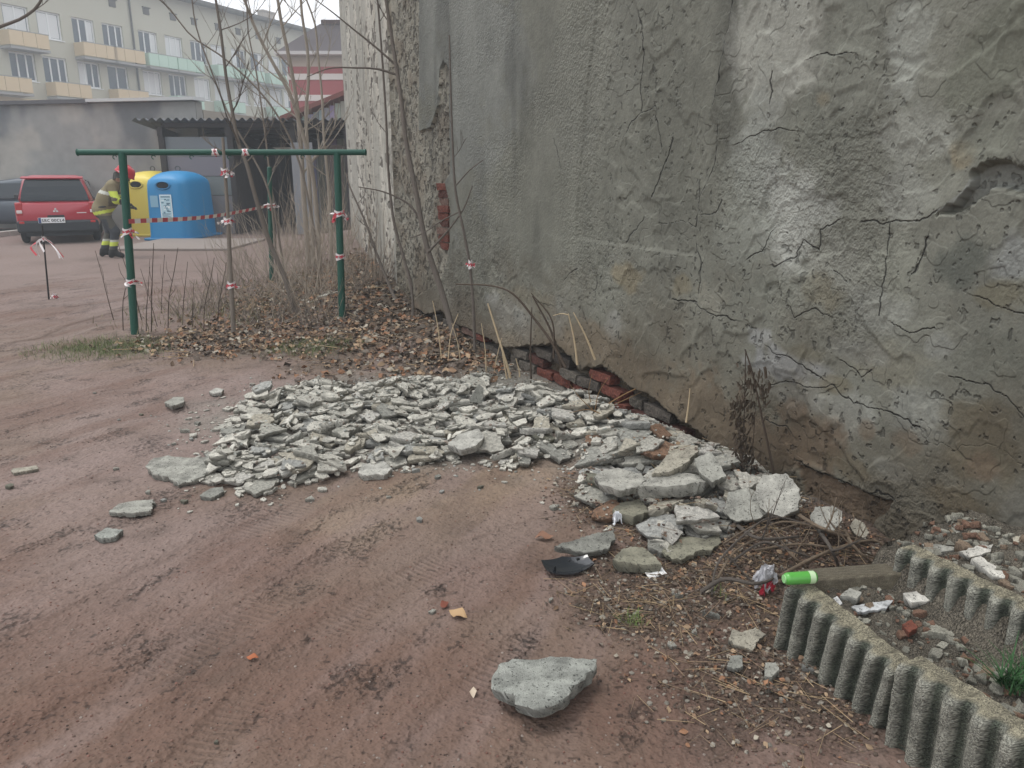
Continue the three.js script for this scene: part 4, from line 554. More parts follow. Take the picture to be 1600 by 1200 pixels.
{ // firefighter in turnout gear, stooping to the right over the barrier tape; facing +x
  const f = ground(175, 402), who = thing('person', 'firefighter in khaki turnout gear and red helmet, stooping beside the red car', 'person', [f.x, 0, f.z], 0.15);
  const khaki = S(128, 118, 92), darkc = S(62, 66, 72), lime = S(206, 222, 90), silver = S(196, 198, 190), black = S(34, 34, 36), skinC = S(196, 150, 124), glove = S(52, 52, 54);
  const hip = [-0.06, 0.92], bones = [];
  const lean = ([x, y, z]) => [x + max(0, y - 0.92) * 0.2, y - max(0, y - 0.92) * 0.05, z], B = (a, b, r0, r1, k) => bones.push([...lean(a), ...lean(b), r0, r1, k]);
  B([hip[0], hip[1], 0], [0.03, 1.12, 0], 0.18, 0.175, 0.08); B([0.03, 1.12, 0], [0.13, 1.31, 0], 0.18, 0.17, 0.08); // trunk, leaning forward
  B([0.13, 1.38, -0.13], [0.13, 1.38, 0.13], 0.10, 0.10, 0.08); B([0.16, 1.40, 0], [0.235, 1.50, 0], 0.068, 0.06, 0.04); // shoulders, neck
  for (const s of [-1, 1]) {
    const st = s > 0 ? 0.12 : -0.14, kn = [0.08 + st * 0.7, 0.5, s * 0.13], an = [st - 0.04, 0.11, s * 0.14];
    B([-0.06, 0.88, s * 0.095], kn, 0.115, 0.082, 0.06); B(kn, an, 0.082, 0.068, 0.04); B(an, [an[0] + 0.16, 0.05, an[2] + s * 0.02], 0.062, 0.048, 0.03); B(an, [an[0] - 0.04, 0.055, an[2]], 0.06, 0.05, 0.03);
    const S0 = [0.13, 1.37, s * 0.19], el = [0.20 + 0.06 * s, 1.10, s * 0.27], ha = [0.40, 1.0 + 0.04 * s, s * 0.14];
    B(S0, el, 0.085, 0.066, 0.04); B(el, ha, 0.066, 0.05, 0.03);
  }
  B([0.29, 1.58, 0], [0.32, 1.62, 0], 0.10, 0.098, 0.03); B([0.33, 1.52, 0], [0.36, 1.51, 0], 0.06, 0.045, 0.03); B([0.40, 1.57, 0], [0.425, 1.555, 0], 0.014, 0.018, 0.01); // head, jaw, nose
  for (const s of [-1, 1]) B([0.29, 1.57, s * 0.10], [0.285, 1.55, s * 0.105], 0.022, 0.016, 0.01);
  const color = (x, y, z) => {
    y += max(0, y - 0.92) * 0.053; x -= max(0, y - 0.92) * 0.2;
    if (y > 1.45 && hypot(x - 0.32, z) < 0.2 && y > 1.43 + (0.26 - x) * 0.5) return x > 0.36 && abs(y - 1.59) < 0.012 && abs(abs(z) - 0.036) < 0.016 ? black : x > 0.35 && abs(y - 1.525) < 0.008 && abs(z) < 0.03 ? S(150, 90, 84) : skinC;
    if (y < 0.17) return black;
    if (abs(y - 0.27) < 0.035) return lime; if (abs(y - 0.33) < 0.022) return silver;
    if (abs(z) > 0.12 && x > 0.33 && y < 1.12 && y > 0.9) return glove;
    if (y < 0.80) return fbm(x * 8, y * 8 + z * 5, 2) > 0.05 ? S(86, 84, 76) : darkc;
    if (abs(z) > 0.215 && y > 0.9) { if (abs(y - 1.235) < 0.035) return lime; if (abs(y - 1.05) < 0.03 || (x > 0.3 && x < 0.34)) return lime; }
    if (abs(y - 0.87 - 0.2 * x) < 0.03) return lime; if (abs(y - 1.22 + 0.25 * (x - 0.1)) < 0.03) return y > 1.2 ? silver : lime;
    return x > 0.1 && y < 1.25 && y > 0.98 ? S(92, 86, 72) : khaki;
  };
  const geos = [skin(bones, 0.013, color)];
  for (const s of [-1, 1]) { // gloved hands, fingers curled
    const h = lean([0.40, 1.0 + 0.04 * s, s * 0.14]), hb = []; const H = (a, b, r0, r1, k) => hb.push([h[0] + a[0], h[1] + a[1], h[2] + a[2], h[0] + b[0], h[1] + b[1], h[2] + b[2], r0, r1, k]);
    H([-0.02, 0, 0], [0.05, -0.012, 0], 0.036, 0.034, 0.02);
    [[-0.03, 0.072], [-0.01, 0.082], [0.011, 0.076], [0.031, 0.06]].forEach(([dz, l]) => { H([0.055, -0.012, dz], [0.055 + l * 0.5, -0.022, dz * 1.15], 0.0115, 0.0105, 0.006); H([0.055 + l * 0.5, -0.022, dz * 1.15], [0.055 + l * 0.75, -0.055, dz * 1.15], 0.0105, 0.009, 0.004); });
    H([0.0, 0.0, -s * 0.03], [0.04, -0.02, -s * 0.058], 0.014, 0.012, 0.008); H([0.04, -0.02, -s * 0.058], [0.07, -0.04, -s * 0.05], 0.012, 0.01, 0.004);
    geos.push(skin(hb, 0.004, () => glove, 0.02));
  }
  mesh('body', merge(geos), new THREE.MeshStandardMaterial({ vertexColors: true, roughness: 0.85 }), who);
  const hp = [[0.001, 0.155], [0.05, 0.152], [0.095, 0.136], [0.128, 0.105], [0.148, 0.06], [0.152, 0.02], [0.165, -0.02], [0.175, -0.03], [0.15, -0.034], [0.14, -0.03]].map(([r, y]) => new THREE.Vector2(r, y)), hg = new THREE.LatheGeometry(hp, 28);
  const hel = mesh('helmet', xf(hg, { p: lean([0.30, 1.62, 0]), r: [0, 0, -0.55], s: [1.12, 1, 1] }), std(S(190, 40, 52), 0.35), who);
  mesh('comb', xf(new THREE.TorusGeometry(0.15, 0.014, 8, 16, PI * 0.8), { p: lean([0.30, 1.625, 0]), r: [0, 0, -0.2] }), std(S(170, 34, 46), 0.4), hel); mesh('helmet_band', xf(new THREE.TorusGeometry(0.155, 0.012, 6, 28), { p: lean([0.292, 1.612, 0]), r: [PI / 2 - 0.0, -0.55, 0], s: [1, 1, 1] }), std(S(180, 186, 190), 0.4), hel);
  mesh('neck_flap', xf(new THREE.CylinderGeometry(0.135, 0.15, 0.14, 20, 1, true, PI * 0.75, PI * 1.5), { p: lean([0.235, 1.53, 0]), r: [0, PI / 2, -0.4] }), new THREE.MeshStandardMaterial({ color: C(S(58, 58, 54)), side: THREE.DoubleSide }), who);
  mesh('belt', xf(new THREE.TorusGeometry(0.178, 0.022, 8, 28), { p: [-0.03, 0.96, 0], r: [PI / 2, 0.15, 0], s: [1, 1, 1] }), std(S(40, 42, 46)), who);
  const rad = mesh('radio', rbox(0.05, 0.15, 0.07, 0.012, lean([0.22, 1.22, 0.12]), [0, 0, -0.3]), std(S(30, 30, 32)), who); mesh('antenna', cyl(0.006, 0.005, 0.14, lean([0.26, 1.35, 0.13]), [0, 0, -0.3], 6), std(S(30, 30, 32)), rad);
}
// ------------------------------------------------------------------ carpet-beating frame and barrier tape
const greenPaint = std(S(26, 84, 70), 0.5), barkTex = grey(256, tile((u, v) => 0.5 + 0.35 * fbm(u * 30, v * 8, 3) + 0.2 * vn(u * 60, v * 60)), { rep: [2, 6] });
const tapeTex = (() => { const cv = document.createElement('canvas'); cv.width = 64; cv.height = 16; const x = cv.getContext('2d'); x.fillStyle = '#f6f2f0'; x.fillRect(0, 0, 64, 16); x.fillStyle = '#cf4c5a'; x.fillRect(0, 0, 32, 16); const t = new THREE.CanvasTexture(cv); t.colorSpace = THREE.SRGBColorSpace; t.wrapS = t.wrapT = THREE.RepeatWrapping; return t; })();
const tapeMat = new THREE.MeshPhysicalMaterial({ map: tapeTex, roughness: 0.45, side: THREE.DoubleSide });
const redTape = new THREE.MeshStandardMaterial({ color: C(S(196, 66, 78)), roughness: 0.45, side: THREE.DoubleSide }), whiteTape = new THREE.MeshStandardMaterial({ color: C(S(232, 226, 226)), roughness: 0.45, side: THREE.DoubleSide });
function ribbon(pts, w, twist = 0, stripe = 0.16) { // a limp strip through points
  const c = new THREE.CatmullRomCurve3(pts, false, 'centripetal'), n = max(6, pts.length * 6), P = [], U = [], I = [], L = c.getLength(), t = V(), up = V(), sd = V();
  for (let i = 0; i <= n; i++) { const p = c.getPointAt(i / n); c.getTangentAt(i / n, t); up.set(0, 1, 0).applyAxisAngle(t, twist * i / n); sd.crossVectors(t, up).cross(t).normalize(); if (sd.lengthSq() < 0.1) sd.set(0, 1, 0); for (const s of [-1, 1]) { P.push(p.x + sd.x * s * w / 2, p.y + sd.y * s * w / 2, p.z + sd.z * s * w / 2); U.push(i / n * L / stripe, (s + 1) / 2); } if (i < n) { const k = i * 2; I.push(k, k + 1, k + 2, k + 1, k + 3, k + 2); } }
  const g = new THREE.BufferGeometry(); g.setAttribute('position', new THREE.Float32BufferAttribute(P, 3)); g.setAttribute('uv', new THREE.Float32BufferAttribute(U, 2)); g.setIndex(I); g.computeVertexNormals(); return g;
}
function knot(p, size, seed, label, group, r = 0.03) { size *= 0.62; // a bunch of torn tape tied round something
  const R = rng(seed), o = thing('tape_knot', label, 'barrier tape', [p.x, p.y, p.z], 0, group), red = [], white = [];
  for (let k = 0; k < 3; k++) { const loop = []; for (let i = 0; i <= 8; i++) { const a = i / 8 * 2 * PI; loop.push(V(cos(a) * r * 1.15, (k - 1) * 0.02 + 0.01 * sin(a * 2 + k), sin(a) * r * 1.15)); } (k % 2 ? red : white).push(ribbon(loop, 0.024)); }
  for (let k = 0; k < 7; k++) { const a = R() * 2 * PI, l = size * (0.4 + 0.7 * R()), up = R() - 0.55, pts = [V(cos(a) * r, 0, sin(a) * r)]; for (let i = 1; i < 4; i++) pts.push(V(cos(a + i * 0.4 * (R() - 0.5)) * (r + l * i / 3 * 0.7), l * up * i / 3 - 0.1 * size * i * i / 3, sin(a) * (r + l * i / 3 * 0.5))); (R() < 0.5 ? red : white).push(ribbon(pts, 0.014 + 0.016 * R(), R() * 5)); }
  tag(mesh('strip', merge(red), redTape, o), 'red strips'); tag(mesh('strip', merge(white), whiteTape, o), 'white strips'); return o;
}
{
  const b1 = gpt(210, 522), b2 = gpt(535, 502), t1 = at(191, 238, -b1.z), t2 = at(526.5, 238, -b2.z), o = thing('carpet_frame', 'green painted steel carpet-beating frame with a long top bar', 'carpet frame', [b1.x, 0, b1.z]);
  const L = (v) => v.clone().sub(V(b1.x, 0, b1.z)), d = t2.clone().sub(t1), e0 = t1.clone().addScaledVector(d, -(191 - 123) / 335 * 0.97), e1 = t1.clone().addScaledVector(d, 1 + (572 - 526) / 335 * 1.02);
  mesh('top_bar', merge([rod(L(e0), L(e1), 0.029, 0.029, 14)]), greenPaint, o); for (const e of [e0, e1]) mesh('end_cap', xf(new THREE.SphereGeometry(0.035, 12, 8), { p: L(e).toArray(), s: [0.35, 1, 1] }), greenPaint, o);
  mesh('post', rod(L(b1).add(V(0, -0.1, 0)), L(t1), 0.039, 0.039, 14), greenPaint, o); mesh('post', rod(L(b2).add(V(0, -0.1, 0)), L(t2), 0.036, 0.036, 14), greenPaint, o);
  const u = d.clone().normalize(); for (let k = 0; k < 7; k++) mesh('hook', xf(new THREE.TorusGeometry(0.018, 0.005, 6, 10, PI * 1.5), { p: L(e0.clone().lerp(e1, 0.12 + k * 0.13)).add(V(0, -0.045, 0)).toArray() }), greenPaint, o);
  const grp = null;
  knot(t1.clone().lerp(b1, 0.42), 0.16, 2, 'torn tape hanging halfway up the left green post, at the barrier line', grp, 0.04); knot(t1.clone().lerp(b1, 0.70), 0.2, 3, 'white and red tape wrapped low on the left green post', grp, 0.04);
  knot(t2.clone().lerp(b2, 0.36), 0.2, 4, 'strip of tape hanging from the upper part of the right green post', grp, 0.04); knot(t2.clone().lerp(b2, 0.62), 0.08, 5, 'white tape wound round the lower part of the right green post', grp, 0.04);
  for (const [px, k] of [[333, 6], [380, 8]]) knot(t1.clone().addScaledVector(d, (px - 191) / 335), 0.02, k, ['scrap of tape on the green top bar, left of two', 'scrap of tape on the green top bar, middle of three', 'scrap of tape on the green top bar, right of two'][k - 6], null, 0.029).rotation.z = PI / 2;
  // second green pole and the tape stretched to it
  const F = 11.6, p0 = at(424, 440, F), g0 = V(p0.x, 0, p0.z); g0.y = gy(g0.x, g0.z); const p1 = at(421, 262, F), pole = thing('green_pole', 'short green pole among the saplings where the barrier tape ends', 'pole', [g0.x, g0.y, g0.z]);
  mesh('tube', rod(V(0, -0.1, 0), p1.clone().sub(g0), 0.034, 0.034, 12), greenPaint, pole); mesh('cap', xf(new THREE.SphereGeometry(0.036, 12, 8), { p: p1.clone().sub(g0).toArray(), s: [1, 0.4, 1] }), greenPaint, pole);
  const a = at(201, 346, -t1.z - 0.06), b = at(424, 321, F - 0.05), m = a.clone().lerp(b, 0.45); m.y -= 0.05;
  tag(mesh('barrier_tape', ribbon([a, m, b], 0.045, 0.5, 0.22), tapeMat), 'red and white barrier tape stretched from the left green post to the green pole', 'barrier tape');
  knot(b, 0.16, 9, 'bunch of barrier tape tied to the green pole', null, 0.05);
  const s0 = gpt(76, 468), s1 = at(66, 352, -s0.z), st = thing('marker_rod', 'thin black rod stuck in the ground with a bunch of tape on top', 'rod', [s0.x, s0.y, s0.z]); mesh('rod', rod(V(0, -0.06, 0), s1.clone().sub(s0), 0.011, 0.009, 6), std(S(40, 38, 38)), st);
  knot(s1.clone().lerp(s0, 0.18), 0.85, 12, 'big bunch of red and white tape on the thin black rod', null, 0.012); knot(gpt(86, 466).add(V(0, 0.03, 0)), 0.14, 14, 'scrap of red tape lying at the foot of the thin black rod', null, 0.02);
}
// ------------------------------------------------------------------ bare saplings and dry growth
const barkM = (c) => new THREE.MeshStandardMaterial({ color: C(c), roughness: 0.9, bumpMap: barkTex, bumpScale: 0.006 }), barkA = barkM(S(142, 132, 122)), barkB = barkM(S(118, 109, 101)), barkC = barkM(S(172, 162, 150)), straw = std(S(200, 180, 148)), darkStem = std(S(78, 66, 56)), twigM = std(S(168, 156, 142));
function branchGeo(p, dir, len, r, R, depth = 2) { // a curved branch with side twigs
  const out = [], pts = [p.clone()], d = dir.clone().normalize(), n = 4; for (let i = 1; i <= n; i++) { d.add(V((R() - 0.5) * 0.35, 0.12 + (R() - 0.5) * 0.2, (R() - 0.5) * 0.35)).normalize(); pts.push(pts[i - 1].clone().addScaledVector(d, len / n)); }
  out.push(tube(pts, r, r * 0.35, depth > 1 ? 5 : 4, 6)); if (depth > 0) { const k = depth > 1 ? 3 + floor(R() * 3) : 2; for (let i = 0; i < k; i++) { const t = 0.25 + 0.7 * R(), q = pts[min(n - 1, floor(t * n))].clone().lerp(pts[min(n, floor(t * n) + 1)], (t * n) % 1), dd = d.clone().add(V((R() - 0.5) * 1.6, R() * 0.4, (R() - 0.5) * 1.6)); out.push(...branchGeo(q, dd, len * (0.3 + 0.25 * R()), r * 0.5, R, depth - 1)); } }
  return out;
}
function sapling(label, px, depth, r0, r1, seed, nb, mat, opt = {}) { // px: pixel course from the foot up; depth: metres away at foot and top
  const R = rng(seed), F = (i) => lerp(depth[0], depth[1] ?? depth[0], i / (px.length - 1)), pts = px.map(([x, y], i) => at(x, y, F(i)));
  if (!opt.air) { pts[0].y = gy(pts[0].x, pts[0].z) - 0.05; }
  if (px[px.length - 1][1] <= 2) { const a = pts[pts.length - 1], d = a.clone().sub(pts[pts.length - 2]).normalize(); pts.push(a.clone().addScaledVector(d, 0.8), a.clone().addScaledVector(d, 1.7).add(V((R() - 0.5) * 0.3, 0, (R() - 0.5) * 0.3))); r1 *= 0.6; }
  const base = pts[0].clone(), loc = pts.map((p) => p.clone().sub(base)), o = thing(opt.name || 'sapling', label, opt.cat || 'sapling', base.toArray()); r0 *= 0.68; r1 *= 0.68; mesh(opt.part || 'trunk', tube(loc, r0, r1, 8, loc.length * 4), mat, o);
  const c = new THREE.CatmullRomCurve3(loc, false, 'centripetal'); for (let k = 0; k < nb; k++) { const t = lerp(opt.from ?? 0.25, 0.97, (k + R() * 0.7) / nb), p = c.getPointAt(t), a = R() * 2 * PI, el = 0.35 + 0.6 * R(); mesh('branch', merge(branchGeo(p, V(cos(a), el, sin(a) * 0.8), (opt.len ?? 0.9) * (0.5 + 0.7 * R()) * (1.1 - 0.5 * t), lerp(r0, r1, t) * 0.45, R, 2)), mat, o); }
  for (const e of opt.extra || []) { const q = e.map(([x, y], i) => at(x, y, e.F ?? depth[0] + 0.05 * i).sub(base)); mesh('branch', tube(q, opt.er ?? 0.012, 0.004, 5, q.length * 4), mat, o); }
  return o;
}
// the clump behind the frame
sapling('leafless sapling with a pale straight stem, tallest of the clump behind the frame', [[497, 372], [492, 300], [484, 250], [470, 200], [452, 145], [430, 105], [400, 47], [382, 0]], [12.5, 12.0], 0.06, 0.028, 31, 9, barkC, { len: 1.3 });
sapling('leafless sapling leaning left past the dark roof edge, its top out of the frame', [[480, 372], [474, 300], [470, 230], [462, 150], [450, 82], [440, 37], [434, 0]], [13, 12.6], 0.07, 0.03, 32, 8, barkC, { len: 1.2 });
sapling('upright pale sapling in front of the brick house', [[487, 372], [484, 300], [480, 225], [478, 175], [482, 125], [480, 75], [472, 25], [470, 0]], [12.8, 12.8], 0.055, 0.028, 33, 8, barkC, { len: 1.1 });
sapling('thin sapling nearest the pale bare wall, in front of the plank barn', [[516, 372], [513, 290], [506, 215], [503, 150], [497, 87], [492, 37], [479, 0]], [12.3, 12.3], 0.04, 0.014, 34, 7, barkC, { len: 0.9 });
sapling('dark leaning sapling whose foot stands inside the green frame', [[466, 497], [445, 435], [420, 375], [397, 300], [385, 255], [372, 222], [364, 180], [354, 125], [345, 50], [337, 0]], [8.6, 9.4], 0.045, 0.016, 35, 9, barkB, { len: 0.95, from: 0.3 });
sapling('straight grey trunk with torn tape, standing inside the green frame', [[364, 515], [361, 440], [358, 380], [355, 320], [351, 262], [348, 215]], [7.75, 7.9], 0.038, 0.022, 36, 2, barkA, { len: 0.5, from: 0.75 });
sapling('slender sapling with long arching twigs left of the clump', [[500, 376], [470, 262], [445, 200], [405, 142], [345, 87], [300, 57], [262, 10], [250, 0]], [11.6, 10.8], 0.03, 0.009, 37, 10, barkA, { len: 0.8 });
sapling('thin crooked sapling rising over the shed roof', [[430, 400], [420, 300], [392, 240], [360, 185], [330, 110], [306, 40], [300, 0]], [11.2, 11.0], 0.028, 0.01, 38, 9, barkA, { len: 0.8 });
sapling('thin grey sapling in front of the apartment balconies', [[445, 420], [425, 300], [413, 200], [400, 110], [388, 50], [385, 0]], [11.9, 11.9], 0.028, 0.01, 39, 9, barkA, { len: 0.8 });
// along the wall
sapling('tall dark sapling leaning along the pale bare wall, its foot among bricks', [[714, 532], [704, 505], [690, 455], [665, 378], [650, 300], [635, 225], [626, 150], [617, 90], [603, 0]], [6.8, 7.6], 0.042, 0.016, 41, 3, barkB, { len: 0.45, from: 0.55, er: 0.012, extra: [Object.assign([[617, 100], [585, 72], [550, 44], [518, 18], [488, -4]], { F: 7.6 }), Object.assign([[621, 117], [590, 108], [555, 106], [515, 107], [480, 120]], { F: 7.6 }), Object.assign([[660, 350], [640, 320], [600, 300], [560, 292]], { F: 7.2 }), Object.assign([[668, 395], [700, 360], [725, 325], [738, 290]], { F: 6.6 })] });
sapling('thin upright stem close to the corner of the grey wall', [[646, 512], [643, 450], [630, 400], [616, 350], [607, 270], [603, 180], [597, 90], [590, 0]], [7.8, 8.3], 0.024, 0.013, 42, 3, barkB, { len: 0.4 });
sapling('thin bent stem beside the pale bare wall, leaning left', [[628, 505], [612, 455], [590, 400], [570, 345], [548, 295], [540, 270]], [8.1, 8.9], 0.026, 0.01, 43, 3, barkB, { len: 0.35 });
sapling('slim dark stem with a scrap of tape in front of the smooth grey plaster', [[742, 528], [739, 470], [733, 408], [722, 350], [712, 300], [707, 220], [704, 130], [702, 55]], [6.45, 6.75], 0.021, 0.009, 44, 2, barkB, { len: 0.3, from: 0.5, er: 0.006, extra: [Object.assign([[720, 330], [690, 345], [660, 365], [640, 372]], { F: 6.6 }), Object.assign([[712, 290], [735, 265], [755, 250]], { F: 6.55 })] });
knot(at(735, 413, 6.52), 0.09, 19, 'small red and white scrap of tape on the slim stem before the grey wall', null, 0.014);
knot(at(351, 268, 7.88), 0.17, 20, 'pink and white tape tied near the top of the straight grey trunk', null, 0.03); knot(at(356, 345, 7.84), 0.13, 21, 'white tape tied halfway up the straight grey trunk', null, 0.033); knot(at(362, 445, 7.78), 0.13, 22, 'white tape tied low on the straight grey trunk', null, 0.036);
{ // overhanging branch, top left
  const o = sapling('bare dark branch of a tree reaching into the top left corner', [[-60, 70], [0, 42], [35, 28], [60, 8], [70, -20]], [9, 9], 0.03, 0.008, 46, 5, barkB, { air: true, name: 'tree_branch', cat: 'branch', part: 'limb', len: 0.7 });
}
const bushGrp = 'leafless dry bushes under the saplings';
function dryBush(seed, n, h, spread, mat) { const R = rng(seed), o = thing('dry_bush', 'leafless dry bush of thin grey stems in the thicket behind the green frame', 'bush', [0, 0, 0], 0, bushGrp), g = [], tw = []; for (let k = 0; k < n; k++) { const a = R() * 2 * PI, s = spread * sqrt(R()), d = V(cos(a) * 1.3 * R(), 1, sin(a) * 1.3 * R()), parts = branchGeo(V(cos(a) * s * 0.6, -0.03, sin(a) * s * 0.6), d, h * (0.5 + 0.6 * R()), 0.0035 + 0.002 * R(), R, 1); g.push(parts[0]); tw.push(...parts.slice(1)); if (R() < 0.6) tw.push(...branchGeo(V(cos(a) * s, 0.02, sin(a) * s), V((R() - 0.5) * 2, 0.3 + R() * 0.6, (R() - 0.5) * 2), h * 0.5, 0.0028, R, 1)); } mesh('stem', merge(g), mat, o); mesh('twig', merge(tw), twigM, o); return o; }
{
  const protos = [dryBush(51, 20, 0.95, 0.3, twigM), dryBush(52, 24, 0.7, 0.38, barkA), dryBush(53, 16, 1.15, 0.26, twigM), dryBush(54, 26, 0.5, 0.42, barkA)], usedP = [0, 0, 0, 0], R = rng(9);
  const spots = [[400, 470, 0], [440, 455, 1], [480, 470, 2], [505, 455, 0], [430, 425, 2], [470, 430, 1], [515, 425, 2], [395, 440, 3], [550, 460, 1], [575, 450, 3], [330, 480, 3], [300, 490, 3], [345, 450, 1], [490, 405, 0], [535, 410, 2], [455, 400, 0], [560, 425, 0], [420, 500, 3], [500, 500, 3], [590, 480, 1], [385, 410, 2], [530, 385, 0]];
  for (const [x, y, k] of spots) { const p = gpt(x, y), o = usedP[k]++ ? dup(protos[k]) : protos[k]; o.position.copy(p); o.rotation.y = R() * 6; const s = 0.8 + 0.5 * R(); o.scale.set(s, s * (0.85 + 0.3 * R()), s); }
  // thin stalks to the left of the frame
  const st = thing('weed_stalk', 'thin dry weed stalk by the left post of the green frame', 'weed', [0, 0, 0], 0, 'dry weed stalks by the left post'); mesh('stem', tube([V(0, -0.03, 0), V(-0.04, 0.3, 0.02), V(-0.14, 0.62, 0), V(-0.2, 0.85, 0)], 0.006, 0.003, 5, 8), darkStem, st); mesh('twig', merge([tube([V(-0.1, 0.5, 0), V(-0.05, 0.62, 0.03), V(-0.05, 0.7, 0.05)], 0.003, 0.0015, 4, 4), tube([V(-0.05, 0.33, 0), V(-0.12, 0.4, -0.03), V(-0.15, 0.46, -0.05)], 0.003, 0.0015, 4, 4)]), darkStem, st);
  [[192, 516, 1.1], [228, 520, 0.9], [236, 518, 1.2], [246, 510, 0.8], [262, 512, 1.1], [285, 508, 0.9], [178, 500, 1.0], [318, 520, 1.0], [300, 515, 0.7], [222, 500, 1.1], [252, 490, 0.9], [340, 510, 0.9]].forEach(([x, y, s], k) => { const o = k ? dup(st) : st, p = gpt(x, y); o.position.copy(p); o.rotation.y = R() * 0.9 - 0.3 + (k % 3 === 0 ? PI : 0); o.scale.setScalar(s * 0.9); });
}
function weed(label, list, mat, r = 0.006, extraGeo, extraMat, cat = 'weed') { // upright stalks from pixel courses [[px, py], ...] at one distance
  const F = list[0].F, base = at(list[0][0][0], list[0][0][1], F); base.y = gy(base.x, base.z); const o = thing('dry_weed', label, cat, base.toArray());
  for (const l of list) { const q = l.map(([x, y], i) => at(x, y, (l.F ?? F) + (l.t ?? 0) * i).sub(base)); mesh('stem', tube(q, l.r ?? r, (l.r ?? r) * 0.45, 5, q.length * 4), mat, o); }
  if (extraGeo) mesh('dry_leaves', extraGeo(base), extraMat, o); return o;
}
const FF = (l, F, t, r) => Object.assign(l, { F, t, r });
weed('pale straw-like stalks leaning at the foot of the wall above the rubble', [FF([[803, 612], [792, 570], [778, 525], [762, 474]], 5.7, 0.03, 0.012), FF([[796, 612], [790, 580], [785, 552]], 5.7, 0, 0.009), FF([[808, 610], [812, 585], [806, 560]], 5.7, 0, 0.008)], straw);
weed('dark arched weed stem bending over the bared bricks', [FF([[884, 575], [862, 535], [838, 502], [800, 458], [770, 447], [712, 444]], 5.1, 0.08, 0.011), FF([[878, 575], [862, 520], [832, 462]], 5.15, 0.05, 0.011), FF([[865, 560], [862, 500], [830, 458]], 5.15, 0.05, 0.008), FF([[830, 605], [829, 540], [831, 480]], 5.5, 0, 0.008)], darkStem);
weed('two thin dry stalks meeting in a point before the brown patch of wall', [FF([[902, 570], [897, 530], [888, 490]], 4.95, 0, 0.008), FF([[930, 562], [915, 525], [896, 488]], 4.9, 0, 0.008), FF([[888, 492], [878, 490], [864, 493]], 4.95, 0, 0.004)], straw);
weed('tuft of rusty dry grass on the rubble by the wall', [FF([[930, 645], [960, 625], [1000, 605], [1040, 598]], 4.6, 0, 0.005), FF([[930, 645], [960, 632], [1030, 600]], 4.65, 0, 0.004), FF([[925, 645], [900, 660], [875, 685]], 4.6, 0, 0.005), FF([[930, 640], [935, 615], [950, 590]], 4.6, 0, 0.003), FF([[925, 640], [905, 620], [890, 600]], 4.6, 0, 0.003), FF([[930, 642], [915, 640], [890, 645]], 4.55, 0, 0.003), FF([[928, 642], [945, 650], [965, 668]], 4.5, 0, 0.004), FF([[926, 640], [920, 610], [925, 585]], 4.65, 0, 0.003)], std(S(142, 112, 78)));
weed('cluster of thin dry stalks on the leaf litter left of the bared bricks', [FF([[690, 560], [684, 510], [676, 470]], 6.3, 0, 0.006), FF([[700, 565], [705, 520], [716, 490]], 6.3, 0, 0.006), FF([[720, 572], [716, 540], [706, 505]], 6.2, 0, 0.005), FF([[760, 590], [758, 545], [752, 505]], 5.9, 0, 0.005), FF([[770, 595], [776, 560], [784, 528]], 5.9, 0, 0.005)], straw);
weed('single thin stalk standing before the brown part of the wall', [FF([[1072, 660], [1076, 630], [1078, 607]], 3.95, 0, 0.006)], straw);
{
  const R = rng(66), leaf = (base, courses) => { const g = []; for (const [l, n] of courses) { const c = new THREE.CatmullRomCurve3(l.map(([x, y]) => at(x, y, 3.55).sub(base))); for (let k = 0; k < n; k++) { const t = R(), p = c.getPoint(t), w = 0.006 + 0.009 * R(), h = 0.02 + 0.04 * R(), a = R() * 6; const q = new THREE.PlaneGeometry(w, h, 2, 3), pp = q.attributes.position; for (let i = 0; i < pp.count; i++) pp.setZ(i, 0.012 * sin(pp.getY(i) * 60 + a) + 0.25 * abs(pp.getX(i))); q.computeVertexNormals(); xf(q, { p: [p.x + (R() - 0.5) * 0.075, p.y - h / 2, p.z + (R() - 0.5) * 0.075], r: [R() * 0.8 - 0.4, a, R() * 0.8 - 0.4] }); g.push(q); } } return merge(g); };
  weed('tall withered weed with hanging dry leaves in front of the wall', [FF([[1157, 812], [1160, 720], [1163, 640], [1165, 546]], 3.55, 0, 0.005), FF([[1222, 802], [1205, 720], [1188, 640], [1175, 580], [1164, 546]], 3.5, 0.01, 0.0075), FF([[1170, 800], [1176, 700], [1182, 620]], 3.55, 0, 0.003)], darkStem, 0.006, (b) => leaf(b, [[[[1152, 620], [1155, 700], [1152, 770]], 150], [[[1164, 570], [1162, 640], [1166, 720]], 90], [[[1185, 570], [1188, 610], [1180, 660]], 50], [[[1172, 700], [1175, 760]], 40]]), new THREE.MeshStandardMaterial({ color: C(S(92, 80, 68)), roughness: 0.95, side: THREE.DoubleSide }));
}
